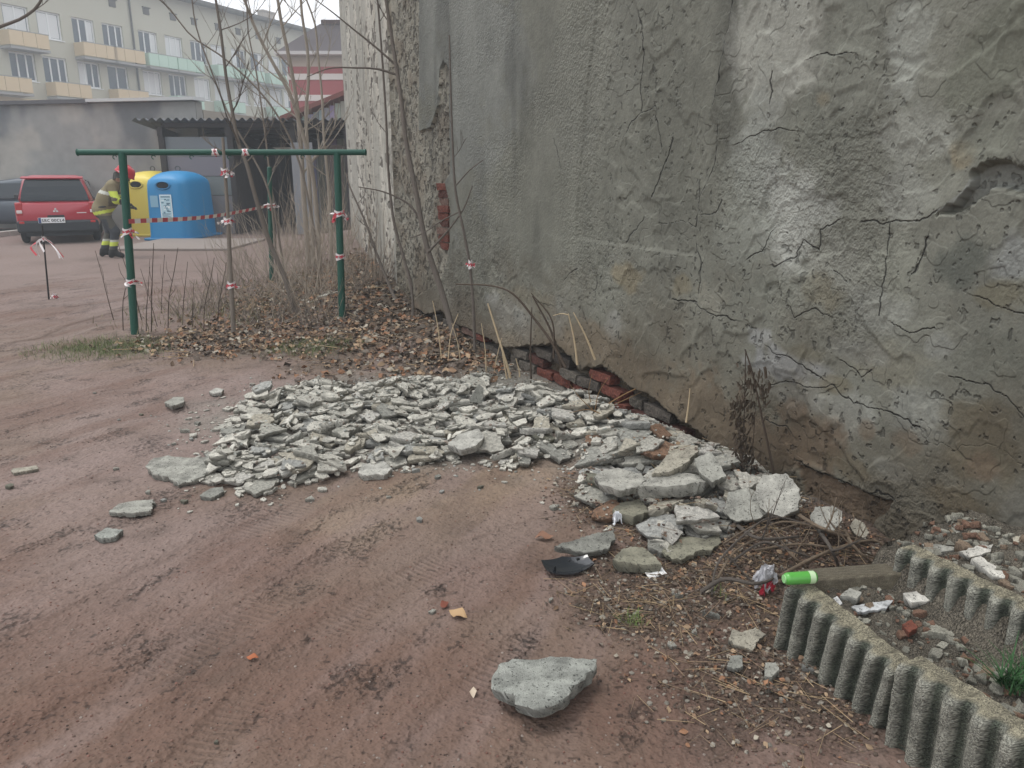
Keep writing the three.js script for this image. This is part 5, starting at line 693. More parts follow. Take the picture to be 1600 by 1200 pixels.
{ // dead branches heaped at the foot of the wall
  const grp = 'dead branches heaped at the foot of the wall', lab = 'bare pale dead branch in the heap at the foot of the wall', R = rng(71), tanB_ = barkM(S(150, 132, 112));
  const L = [[[1112, 930], [1122, 880], [1160, 838], [1206, 808], [1265, 820], [1325, 836]], [[1120, 905], [1150, 860], [1200, 835], [1260, 815], [1300, 812]], [[1205, 908], [1270, 872], [1330, 850], [1375, 848], [1408, 890]], [[1280, 830], [1300, 860], [1312, 890]], [[1162, 842], [1225, 815], [1300, 832], [1345, 848]], [[1180, 860], [1250, 850], [1330, 862], [1390, 880]], [[1140, 880], [1190, 848], [1235, 860], [1290, 880]], [[1240, 800], [1290, 828], [1350, 845]], [[1130, 850], [1180, 820], [1240, 805]], [[1095, 925], [1130, 905], [1180, 912], [1225, 895]], [[1210, 830], [1240, 870], [1262, 890]], [[1320, 830], [1340, 860], [1375, 890]], [[1150, 820], [1190, 842], [1250, 838]], [[1260, 880], [1310, 855], [1370, 870]]];
  L.forEach((l, k) => { const pts = l.map(([x, y], i) => { const p = gpt(x, y), up = 0.02 + 0.09 * sin(i / (l.length - 1) * PI) * (0.4 + R()); const q = ground(x, y, p.y + up); q.y = max(q.y, gy(q.x, q.z) + 0.008); return q; }), b = pts[0].clone(), o = thing('dead_branch', lab, 'branch', b.toArray(), 0, grp), r = 0.004 + 0.006 * R(); mesh('limb', tube(pts.map((p) => p.clone().sub(b)), r, r * 0.5, 6, pts.length * 4), k % 3 ? tanB_ : barkB, o); const q = pts[floor(pts.length / 2)].clone().sub(b); mesh('twig', merge(branchGeo(q, V(R() - 0.5, 0.3, R() - 0.5), 0.16, r * 0.5, R, 1)), k % 3 ? tanB_ : barkB, o); });
}
// ------------------------------------------------------------------ broken plaster
const stoneTex = grey(512, tile((u, v) => 0.5 + 0.25 * fbm(u * 18, v * 18, 4) + 0.22 * vn(u * 90, v * 90) - 0.5 * sst(0.5, 0.8, fbm(u * 34 + 5, v * 34, 2)))), stoneCol = grey(512, tile((u, v) => 0.86 + 0.16 * fbm(u * 9, v * 9, 4) + 0.06 * vn(u * 120, v * 120) - 0.34 * sst(0.4, 0.6, fbm(u * 40 + 5, v * 40, 2)) - 0.1 * sst(0.1, 0.4, fbm(u * 5 + 9, v * 5, 3))), { srgb: true });
stoneTex.repeat.set(4, 4); stoneCol.repeat.set(4, 4);
const stoneM = (c, x = {}) => new THREE.MeshStandardMaterial({ color: C(c), roughness: 0.92, map: stoneCol, bumpMap: stoneTex, bumpScale: 0.004, vertexColors: true, ...x });
const PK = 1.68, stones = [stoneM(S(180, 177, 168, PK)), stoneM(S(168, 166, 157, PK)), stoneM(S(190, 187, 180, PK)), stoneM(S(150, 149, 142, PK)), stoneM(S(176, 170, 156, PK)), stoneM(S(166, 166, 162, PK)), stoneM(S(164, 130, 106)), stoneM(S(158, 156, 140))];
const slabM = [S(176, 174, 166, 1.3), S(164, 163, 155, 1.25), S(184, 182, 175, 1.35), S(146, 146, 139, 1.15), S(172, 166, 152, 1.25), S(160, 162, 156, 1.2), S(176, 130, 98), S(154, 151, 134, 1.1)].map((c) => stoneM(c));
function slabGeo(outline, T, seed, rough = 1, parts = 22) { // outline: [x, z] points round the top; a broken slab with ragged sides; top at y = T / 2
  const R = rng(seed), pts = []; const n0 = outline.length, per = outline.reduce((s, p, i) => s + hypot(outline[(i + 1) % n0][0] - p[0], outline[(i + 1) % n0][1] - p[1]), 0), step = per / parts;
  for (let i = 0; i < n0; i++) { const a = outline[i], b = outline[(i + 1) % n0], d = hypot(b[0] - a[0], b[1] - a[1]), m = max(1, Math.round(d / step)), nx = -(b[1] - a[1]) / (d || 1), nz = (b[0] - a[0]) / (d || 1); for (let k = 0; k < m; k++) { const t = k / m, j = (R() - 0.5) * step * 0.5 * rough + (R() < 0.18 ? -0.35 * step * R() : 0); pts.push([lerp(a[0], b[0], t) + nx * j, lerp(a[1], b[1], t) + nz * j]); } }
  const N = pts.length, cx = pts.reduce((s, p) => s + p[0], 0) / N, cz = pts.reduce((s, p) => s + p[1], 0) / N, P = [], K = [], I = [], off = rng(seed + 7)() * 50, size = per / 3.2;
  const ringsD = [[0.55, 0, 0], [0.985, -0.01, 0], [1.0, -0.1, 1], [0.975, -0.5, 1], [0.94, -0.85, 1], [0.86, -1, 1]];
  const topN = (x, z) => T * 0.16 * fbm((x / size) * 2.5 + off, (z / size) * 2.5, 3) + T * 0.25 * (x - cx) / size * (h2(seed, 3) - 0.5);
  P.push(cx, T / 2 + topN(cx, cz), cz); K.push(1);
  for (const [k, y, j] of ringsD) for (let i = 0; i < N; i++) { const jj = j ? 1 + (R() - 0.5) * 0.055 * rough : 1, x = cx + (pts[i][0] - cx) * k * jj, z = cz + (pts[i][1] - cz) * k * jj; P.push(x, T / 2 + T * y + (y > -0.3 ? topN(x, z) : 0) + (y < -0.3 ? T * 0.12 * (R() - 0.5) : 0), z); K.push(y < -0.1 ? 0.58 + 0.2 * R() : 0.92 + 0.14 * R()); }
  P.push(cx, -T / 2, cz); K.push(0.75);
  for (let i = 0; i < N; i++) I.push(0, 1 + (i + 1) % N, 1 + i);
  for (let r = 0; r < ringsD.length - 1; r++) for (let i = 0; i < N; i++) { const a = 1 + r * N + i, b = 1 + r * N + (i + 1) % N; I.push(a, b, a + N, b, b + N, a + N); }
  const l = 1 + (ringsD.length - 1) * N, c = P.length / 3 - 1; for (let i = 0; i < N; i++) I.push(c, l + i, l + (i + 1) % N);
  const area = pts.reduce((s, p, i) => s + p[0] * pts[(i + 1) % N][1] - p[1] * pts[(i + 1) % N][0], 0); if (area < 0) for (let i = 0; i < I.length; i += 3) { const t = I[i]; I[i] = I[i + 1]; I[i + 1] = t; }
  for (let i = 0; i < I.length; i += 3) { const t = I[i]; I[i] = I[i + 1]; I[i + 1] = t; }
  const g = new THREE.BufferGeometry(); g.setAttribute('position', new THREE.Float32BufferAttribute(P, 3)); g.setAttribute('uv', new THREE.Float32BufferAttribute(Array.from({ length: P.length / 3 }, (_, i) => [P[i * 3] + P[i * 3 + 1] * 0.7, P[i * 3 + 2] + P[i * 3 + 1] * 0.7]).flat(), 2)); g.setAttribute('color', new THREE.Float32BufferAttribute(K.flatMap((k) => [k, k, k * 0.99]), 3)); g.setIndex(I);
  // one vertex colour per side: darker broken core, paler face
  const q = toCreasedNormals(g, 0.5); return flipIfNeeded(q);
}
function flipIfNeeded(g) { // make the faces look outwards
  const p = g.attributes.position; let v = 0; const a = V(), b = V(), c = V(); for (let i = 0; i < p.count; i += 3) { a.fromBufferAttribute(p, i); b.fromBufferAttribute(p, i + 1); c.fromBufferAttribute(p, i + 2); v += a.dot(b.cross(c)); }
  if (v < 0) { for (const k of Object.keys(g.attributes)) { const t = g.attributes[k], n = t.itemSize; for (let i = 0; i < t.count; i += 3) for (let e = 0; e < n; e++) { const x = t.array[(i + 1) * n + e]; t.array[(i + 1) * n + e] = t.array[(i + 2) * n + e]; t.array[(i + 2) * n + e] = x; } } const nn = g.attributes.normal; for (let i = 0; i < nn.array.length; i++) nn.array[i] *= -1; }
  return g;
}
const shardGeos = []; for (let k = 0; k < 26; k++) { const R = rng(300 + k), n = 3 + floor(R() * 3.4), asp = 0.5 + 0.4 * R(), o = [], a0 = R() * 6; for (let i = 0; i < n; i++) { const a = a0 + (i + 0.7 * (R() - 0.5)) / n * 2 * PI, r = 0.38 + 0.18 * R(); o.push([cos(a) * r, sin(a) * r * asp]); } const g = slabGeo(o, 0.2, 300 + k); g.userData = { asp }; shardGeos.push(g); }
// height of what already lies there, so that pieces rest on each other
const HX0 = -3.2, HZ0 = -9.6, HC = 0.016, HW = Math.ceil(5.6 / HC), HH = Math.ceil(7.9 / HC), HG = new Float32Array(HW * HH);
for (let j = 0; j < HH; j++) for (let i = 0; i < HW; i++) HG[j * HW + i] = NaN;
const hg = (i, j) => { const k = j * HW + i; if (HG[k] !== HG[k]) HG[k] = gy(HX0 + (i + 0.5) * HC, HZ0 + (j + 0.5) * HC); return HG[k]; };
function settle(x, z, yaw, L, W, T, R, q = 0.8, wild = 0.12) { // rest a flat piece on what is below it; returns its place and turn
  const c = cos(yaw), s = sin(yaw), S_ = []; for (let u = -3; u <= 3; u++) for (let v = -3; v <= 3; v++) { if (hypot(u, v) > 3.2) continue; const a = u / 3 * L * 0.46, b = v / 3 * W * 0.46, X = a * c + b * s, Z = -a * s + b * c, i = floor((x + X - HX0) / HC), j = floor((z + Z - HZ0) / HC); if (i < 0 || j < 0 || i >= HW || j >= HH) return null; S_.push([X, Z, hg(i, j)]); }
  let xx = 0, xz = 0, zz = 0, xy = 0, zy = 0, m = 0; for (const p of S_) m += p[2]; m /= S_.length; for (const [X, Z, y] of S_) { xx += X * X; xz += X * Z; zz += Z * Z; xy += X * (y - m); zy += Z * (y - m); }
  const D = xx * zz - xz * xz; let gx = (xy * zz - zy * xz) / D * 0.7, gz = (zy * xx - xy * xz) / D * 0.7; gx += (R() - 0.5) * wild * 2; gz += (R() - 0.5) * wild * 2; const gl = hypot(gx, gz); if (gl > 0.7) { gx *= 0.7 / gl; gz *= 0.7 / gl; }
  const res = S_.map(([X, Z, y]) => y - gx * X - gz * Z).sort((a, b) => a - b), y0 = res[floor(res.length * q)], n = V(-gx, 1, -gz).normalize();
  const i0 = floor((x - L * 0.5 - HX0) / HC), i1 = floor((x + L * 0.5 - HX0) / HC), j0 = floor((z - L * 0.5 - HZ0) / HC), j1 = floor((z + L * 0.5 - HZ0) / HC);
  for (let j = max(0, j0); j <= min(HH - 1, j1); j++) for (let i = max(0, i0); i <= min(HW - 1, i1); i++) { const X = HX0 + (i + 0.5) * HC - x, Z = HZ0 + (j + 0.5) * HC - z, a = X * c - Z * s, b = X * s + Z * c; if ((a / (L * 0.45)) ** 2 + (b / (W * 0.45)) ** 2 < 1) { const k = j * HW + i; HG[k] = max(hg(i, j), y0 + gx * X + gz * Z + T); } }
  const qn = new THREE.Quaternion().setFromUnitVectors(V(0, 1, 0), n).multiply(new THREE.Quaternion().setFromAxisAngle(V(0, 1, 0), yaw));
  return { p: V(x, y0, z).addScaledVector(n, T / 2), q: qn };
}
const area = (l) => l.map(([x, y]) => { const p = ground(x, y, 0.06); return [p.x, p.z]; });
const pileA = area([[345, 700], [352, 650], [395, 618], [450, 603], [530, 590], [650, 584], [760, 600], [830, 612], [900, 628], [980, 652], [1045, 680], [1110, 702], [1120, 715], [1060, 740], [985, 730], [890, 708], [800, 716], [700, 712], [600, 716], [520, 728], [455, 745], [395, 766], [345, 758], [340, 730]]);
const pileC = area([[900, 735], [960, 715], [1040, 700], [1110, 700], [1180, 735], [1240, 745], [1250, 790], [1170, 825], [1120, 850], [1060, 860], [960, 800], [930, 770]]), pileD = area([[450, 470], [470, 445], [560, 428], [615, 436], [625, 462], [560, 470], [500, 482]]);
const keep = []; // slabs with a traced outline stand apart
function slab(label, px, T, seed, { h = 0, tilt = 0, az = 0, at: base, mat = 0, cat = 'plaster slab', name = 'plaster_slab', group } = {}) {
  const b = base || px.reduce((s, p) => [s[0] + p[0] / px.length, s[1] + p[1] / px.length], [0, 0]); let P = gpt(b[0], b[1]); P = ground(b[0], b[1], P.y + h + T); const N = V(sin(tilt) * sin(az), cos(tilt), sin(tilt) * cos(az)), Q = new THREE.Quaternion().setFromUnitVectors(V(0, 1, 0), N), Qi = Q.clone().invert();
  const pts = px.map(([x, y]) => onPlane(x, y, P, N).sub(P).applyQuaternion(Qi)), cx = pts.reduce((s, p) => s + p.x, 0) / pts.length, cz = pts.reduce((s, p) => s + p.z, 0) / pts.length, g = slabGeo(pts.map((p) => [p.x - cx, p.z - cz]), T, seed, 1.25, 46), C0 = P.clone().add(V(cx, 0, cz).applyQuaternion(Q)).addScaledVector(N, -T / 2);
  const m = mesh(name, g, slabM[mat]); m.position.copy(C0); m.quaternion.copy(Q); tag(m, label, cat, group);
  let lo = 9, hi = -9, l2 = 9, h2_ = -9; for (const p of pts) { lo = min(lo, p.x); hi = max(hi, p.x); l2 = min(l2, p.z); h2_ = max(h2_, p.z); } keep.push([C0.x, C0.z, (hi - lo) / 2, (h2_ - l2) / 2, C0.y]); return m;
}
slab('large flat grey slab of plaster at the left end of the rubble', [[228, 728], [240, 716], [262, 713], [300, 716], [345, 711], [342, 728], [312, 746], [280, 755], [262, 744], [238, 740]], 0.05, 401, { mat: 1, tilt: 0.06 });
slab('big lone slab of plaster lying on the dirt in the foreground', [[767, 1062], [778, 1040], [800, 1031], [850, 1028], [932, 1030], [927, 1046], [905, 1064], [888, 1084], [862, 1100], [835, 1104], [808, 1095], [800, 1086], [775, 1076]], 0.05, 402, { h: 0.03, mat: 5, tilt: -0.1, az: 0.3 });
slab('lone pale fragment on the dirt just in front of the middle of the rubble', [[560, 737], [566, 723], [600, 720], [612, 732], [604, 740], [566, 742]], 0.04, 403, { mat: 2 });
slab('small grey fragment at the front left edge of the rubble', [[312, 774], [326, 764], [348, 760], [350, 768], [330, 777]], 0.03, 404, { mat: 3 });
slab('flat grey slab left of the rubble, lowest but one on the open dirt', [[168, 800], [185, 786], [214, 781], [240, 780], [236, 798], [206, 802]], 0.025, 405, { mat: 1 });
slab('pointed grey fragment lying alone on the dirt, nearest the left foreground', [[147, 836], [166, 825], [192, 828], [181, 838], [158, 841]], 0.03, 406, { mat: 5 });
slab('thin pale stick-shaped fragment at the left edge of the yard', [[17, 736], [20, 732], [58, 727], [60, 732], [22, 739]], 0.02, 407, { mat: 4 });
slab('grey fragment lying alone on the dirt left of the rubble, farthest up', [[257, 628], [270, 621], [287, 620], [288, 628], [268, 634]], 0.035, 408, { mat: 1 });
slab('small pale fragment on the dirt above the rubble, second from the top', [[326, 611], [338, 606], [350, 608], [346, 613], [332, 614]], 0.03, 409, { mat: 2 });
slab('whitish slab with a ragged top edge on the right part of the rubble', [[928, 746], [938, 736], [968, 731], [1000, 740], [1012, 746], [996, 760], [966, 766], [942, 758]], 0.045, 411, { h: 0.09, tilt: 0.12, mat: 0 });
slab('thick pale slab with a dark broken front edge on the right part of the rubble', [[998, 757], [1022, 740], [1060, 737], [1096, 744], [1106, 752], [1070, 757], [1030, 758]], 0.07, 412, { h: 0.07, tilt: 0.05, mat: 0 });
slab('smooth grey slab tilted against the rubble near the wall foot', [[1085, 716], [1110, 705], [1124, 722], [1135, 742], [1112, 754], [1092, 738]], 0.05, 413, { h: 0.1, tilt: 0.5, az: -0.5, mat: 1 });
slab('pale slab with an orange stained end by the wall foot', [[1018, 740], [1042, 712], [1072, 700], [1086, 708], [1072, 724], [1044, 738]], 0.05, 414, { h: 0.11, tilt: 0.3, az: -0.3, mat: 4 });
slab('big pale slab leaning steeply behind the withered weed', [[1180, 762], [1192, 742], [1228, 738], [1250, 764], [1246, 796], [1224, 808], [1196, 800], [1182, 785]], 0.05, 415, { at: [1216, 806], tilt: 0.85, az: -0.7, mat: 0 });
slab('whitish slab propped up at the foot of the withered weed', [[1130, 800], [1138, 770], [1168, 762], [1196, 772], [1206, 800], [1180, 812], [1150, 814]], 0.04, 416, { at: [1168, 812], tilt: 0.7, az: -0.4, mat: 1 });
slab('long dark grey wedge of plaster beside the crumpled white paper', [[866, 853], [900, 843], [935, 832], [958, 829], [960, 842], [950, 856], [918, 862], [884, 857]], 0.035, 417, { h: 0.02, tilt: 0.2, az: 0.4, mat: 3 });
slab('olive grey slab just behind the white paper scrap', [[958, 874], [972, 858], [1004, 855], [1022, 868], [1034, 881], [1000, 880], [966, 878]], 0.05, 418, { h: 0.0, mat: 7 });
slab('flat two-pointed slab lying on the dark litter right of the paper', [[1034, 862], [1046, 842], [1076, 838], [1104, 842], [1124, 832], [1126, 846], [1112, 858], [1086, 862], [1064, 874], [1052, 872]], 0.03, 419, { mat: 7 });
slab('rough mottled slab at the front of the right rubble', [[956, 796], [972, 783], [1000, 779], [1012, 792], [1014, 800], [990, 808], [966, 802]], 0.05, 420, { mat: 7 });
slab('whitish lump of plaster wedged against the foot of the wall', [[1265, 808], [1274, 792], [1300, 790], [1316, 798], [1316, 812], [1304, 828], [1282, 828]], 0.06, 421, { at: [1290, 829], tilt: 0.8, az: -0.3, mat: 0 });
slab('pale tan flake leaning in the dark gap beside the whitish lump', [[1328, 822], [1336, 810], [1350, 816], [1358, 832], [1352, 842], [1338, 836]], 0.03, 422, { at: [1344, 840], tilt: 0.8, az: -0.2, mat: 4 });
slab('lump of pink and grey masonry on the litter in front of the ribbed kerb', [[1138, 1000], [1146, 982], [1160, 988], [1180, 980], [1198, 990], [1184, 1000], [1176, 1016], [1150, 1008]], 0.028, 423, { mat: 4, tilt: 0.25, az: 0.4 });
slab('small square grey fragment by the lump of masonry', [[1136, 1040], [1142, 1024], [1160, 1024], [1160, 1042], [1148, 1044]], 0.02, 424, { mat: 3 });
slab('pale rounded fragment on the dark soil in front of the ribbed kerb', [[1195, 1056], [1196, 1036], [1212, 1034], [1218, 1046], [1206, 1058]], 0.025, 425, { mat: 1 });
slab('largest whitish fragment at the front middle of the rubble', [[700, 692], [716, 678], [748, 670], [758, 682], [744, 696], [720, 702]], 0.05, 426, { h: 0.06, tilt: 0.1, mat: 2 });
slab('upright grey triangular fragment among the rubble below the straw stalks', [[732, 628], [748, 600], [756, 606], [754, 630]], 0.03, 427, { at: [744, 632], h: 0.03, tilt: 1.0, az: 0.4, mat: 3 });
{
  const R = rng(88), pieces = [];
  const inKeep = (x, z, m = 0.75) => keep.some((k) => ((x - k[0]) / (k[2] * m)) ** 2 + ((z - k[1]) / (k[3] * m)) ** 2 < 1);
  const fill = (poly, n, sz, q) => { const xs = poly.map((p) => p[0]), zs = poly.map((p) => p[1]), a = min(...xs), b = max(...xs), c = min(...zs), d = max(...zs); let k = 0, tries = 0; while (k < n && tries++ < n * 30) { const x = lerp(a, b, R()), z = lerp(c, d, R()); if (!polyMask(poly, x + 0.08 * vn(x * 6, z * 6), z + 0.08 * vn(x * 6 + 9, z * 6))) continue; k++; pieces.push({ x, z, L: sz(R), q }); } };
  const sz = (R) => 0.06 + 0.15 * pow(R(), 1.8) + (R() < 0.09 ? 0.1 : 0);
  fill(pileA, 520, (R) => 0.04 + 0.05 * R(), 0); fill(pileA, 190, (R) => 0.16 + 0.09 * R(), 0); fill(pileA, 640, sz, 1); fill(pileC, 330, (R) => 0.05 + 0.1 * R(), 1); fill(pileC, 120, (R) => 0.14 + 0.14 * R(), 1); fill(pileD, 120, (R) => 0.1 + 0.16 * R(), 1);
  for (let k = 0; k < 90; k++) { const p = ground(285 + 130 * R(), 615 + 155 * R()); pieces.push({ x: p.x, z: p.z, L: 0.02 + 0.09 * R() * R(), q: 1 }); }
  for (let k = 0; k < 70; k++) { const p = ground(560 + 330 * R(), 712 + 22 * R() + 12 * R()); pieces.push({ x: p.x, z: p.z, L: 0.015 + 0.06 * R() * R(), q: 1 }); }
  // strays round the edge
  const edge = [...pileA, ...pileC]; for (let k = 0; k < 420; k++) { const e = edge[floor(R() * edge.length)], r = 0.02 + 0.42 * R() * R(), a = R() * 6.3; pieces.push({ x: e[0] + cos(a) * r * 1.3, z: e[1] + sin(a) * r, L: 0.014 + 0.07 * R() * R() * R(), q: 1 }); }
  const placed = []; for (const p of pieces) { if (inKeep(p.x, p.z) || dA(p.x, p.z) < p.L * 0.35) continue; const k = floor(R() * shardGeos.length), W = p.L * shardGeos[k].userData.asp, T = min(0.036, p.L * (0.09 + 0.15 * R() * R()) + 0.003) , s = settle(p.x, p.z, R() * 6.3, p.L * 0.95, W * 1.3, T, R, 0.42 + 0.2 * R(), 0.08); if (s) placed.push({ ...s, k, L: p.L, T, see: p.L / hypot(s.p.x, s.p.y - EYE, s.p.z), m: R() < 0.02 ? 6 : R() < 0.05 ? 7 : floor(R() * 6) }); }
  placed.sort((a, b) => b.see - a.see);
  const grp = 'plaster fragments', rest = [], zl = ground(520, 680).x, zr = ground(700, 680).x, zone = (p) => p.z < -7.2 ? ['among leaves at the foot of the pale bare wall', 'by the pale wall'] : p.x > ground(930, 720).x && p.z > -5.0 ? ['in the right heap, below the withered weed', 'in the right heap'] : p.x < zl ? ['at the left end of the rubble, near the large slab', 'at the left end'] : p.x < zr ? ['in the middle of the wide rubble spread', 'in the middle'] : ['on the wall side of the rubble, below bared bricks', 'on the wall side'];
  placed.forEach((p, i) => {
    const sc = V(p.L, p.T / 0.2, p.L);
    if (i < 296) { const m = mesh('plaster_fragment', shardGeos[p.k], stones[p.m]); m.position.copy(p.p); m.quaternion.copy(p.q); m.scale.copy(sc); const zn = zone(p.p); tag(m, p.m === 6 ? 'orange brown brick-coloured fragment among the grey rubble' : 'pale grey flat plaster fragment ' + zn[0], 'rubble', p.m === 6 ? 'brick-coloured fragments in the rubble' : grp + ' ' + zn[1]); }
    else { const g = shardGeos[p.k].clone(); g.applyMatrix4(new THREE.Matrix4().compose(p.p, p.q, sc)); const c = g.attributes.color, w = [1, 0.92, 1.06, 0.84, 0.95, 0.9, 0.8, 0.86][p.m]; for (let e = 0; e < c.array.length; e++) c.array[e] *= w; const u = g.attributes.uv; for (let e = 0; e < u.array.length; e++) u.array[e] = u.array[e] * p.L + i * 0.137; rest.push(g); }
  });
  tag(mesh('rubble', merge(rest), stones[0]), 'small broken bits of plaster filling the rubble', 'rubble', null, 'stuff');
}
// loose stones that lie one by one on the open dirt
{
  const R = rng(91), spots = [[395, 603, 0.05], [290, 676, 0.06], [309, 664, 0.05], [300, 688, 0.04], [220, 645, 0.03], [485, 782, 0.05], [232, 773, 0.045], [236, 790, 0.05], [256, 783, 0.035], [287, 786, 0.045], [180, 735, 0.04], [272, 695, 0.035], [684, 748, 0.045], [650, 738, 0.05], [751, 764, 0.04], [607, 779, 0.03], [866, 797, 0.05], [1000, 762, 0.05], [690, 770, 0.03], [15, 763, 0.05], [860, 940, 0.03], [1085, 990, 0.04], [1200, 1082, 0.05], [655, 815, 0.045], [340, 1160, 0.025], [676, 958, 0.03], [1060, 935, 0.05], [1110, 965, 0.06], [1262, 1046, 0.06], [1282, 1060, 0.05], [1050, 1010, 0.035], [900, 790, 0.035], [148, 615, 0.03], [186, 657, 0.025]];
  spots.forEach(([x, y, L], i) => { const p = gpt(x, y), s = settle(p.x, p.z, R() * 6, L, L, L * 0.35, R, 0.6, 0.1); if (!s) return; const m = mesh('loose_stone', shardGeos[(i * 7) % 26], stones[[0, 1, 3, 5, 7][i % 5]]); m.position.copy(s.p); m.quaternion.copy(s.q); m.scale.set(L * 1.15, L * 2, L * 1.15); tag(m, 'small grey stone lying loose on the dirt apart from the rubble', 'stone', 'loose stones scattered on the dirt'); });
}
// ------------------------------------------------------------------ ribbed concrete kerb blocks and what fills them
const porous = grey(512, tile((u, v) => { const w = worley(u * 46, v * 46)[0]; return 0.6 - 0.35 * sst(0.4, 0.15, w) + 0.25 * vn(u * 30, v * 30) + 0.3 * vn(u * 90, v * 90) + 0.2 * vn(u * 160, v * 160); })), porousC = grey(512, tile((u, v) => { const w = worley(u * 46, v * 46)[0]; return 0.86 - 0.16 * sst(0.45, 0.2, w) + 0.14 * fbm(u * 7, v * 7, 3) + 0.16 * vn(u * 70, v * 70) + 0.2 * vn(u * 150, v * 150); }), { srgb: true });
porous.repeat.set(4, 4); porousC.repeat.set(4, 4);
const blockM = new THREE.MeshStandardMaterial({ color: C(S(166, 165, 153)), vertexColors: true, map: porousC, bumpMap: porous, bumpScale: 0.004, roughness: 0.97 }), blockTop = new THREE.MeshStandardMaterial({ color: C(S(190, 178, 154)), map: porousC, bumpMap: porous, bumpScale: 0.005, roughness: 0.97 });
function ribbed(L, H, D, pitch, seed) { // face with rounded ribs on +z, along x from 0 to L
  const NX = Math.round(L / pitch * 16), NY = 18, P = [], U = [], I = [], R = rng(seed), K = [], face = (x) => { const t = (x / pitch) % 1, c = cos(t * 2 * PI); return D + 0.017 * (c > 0 ? pow(c, 0.32) : -pow(-c, 0.45)); };
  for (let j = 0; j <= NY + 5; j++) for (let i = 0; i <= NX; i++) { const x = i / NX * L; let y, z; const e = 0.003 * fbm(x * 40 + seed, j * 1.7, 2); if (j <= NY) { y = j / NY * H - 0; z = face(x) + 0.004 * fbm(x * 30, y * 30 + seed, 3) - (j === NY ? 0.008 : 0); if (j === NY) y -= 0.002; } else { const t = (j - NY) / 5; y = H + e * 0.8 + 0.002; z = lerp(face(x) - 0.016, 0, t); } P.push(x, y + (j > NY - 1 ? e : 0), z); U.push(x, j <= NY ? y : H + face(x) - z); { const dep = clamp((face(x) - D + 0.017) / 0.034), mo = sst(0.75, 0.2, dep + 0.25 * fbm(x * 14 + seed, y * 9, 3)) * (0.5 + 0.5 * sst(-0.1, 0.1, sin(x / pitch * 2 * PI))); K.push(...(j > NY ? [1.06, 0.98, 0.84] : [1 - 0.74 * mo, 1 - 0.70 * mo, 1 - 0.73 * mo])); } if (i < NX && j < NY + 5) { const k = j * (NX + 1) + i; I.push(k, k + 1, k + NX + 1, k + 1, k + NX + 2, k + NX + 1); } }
  const g = new THREE.BufferGeometry(); g.setAttribute('position', new THREE.Float32BufferAttribute(P, 3)); g.setAttribute('uv', new THREE.Float32BufferAttribute(U, 2)); g.setAttribute('color', new THREE.Float32BufferAttribute(K, 3)); g.setIndex(I); g.computeVertexNormals();
  const core = box(L, H - 0.01, D - 0.03, [L / 2, H / 2 - 0.012, (D - 0.03) / 2]); { const u = core.attributes.uv; for (let i = 0; i < u.count; i++) u.setXY(i, u.getX(i) * 0.3, u.getY(i) * 0.3); } return [g, core];
}
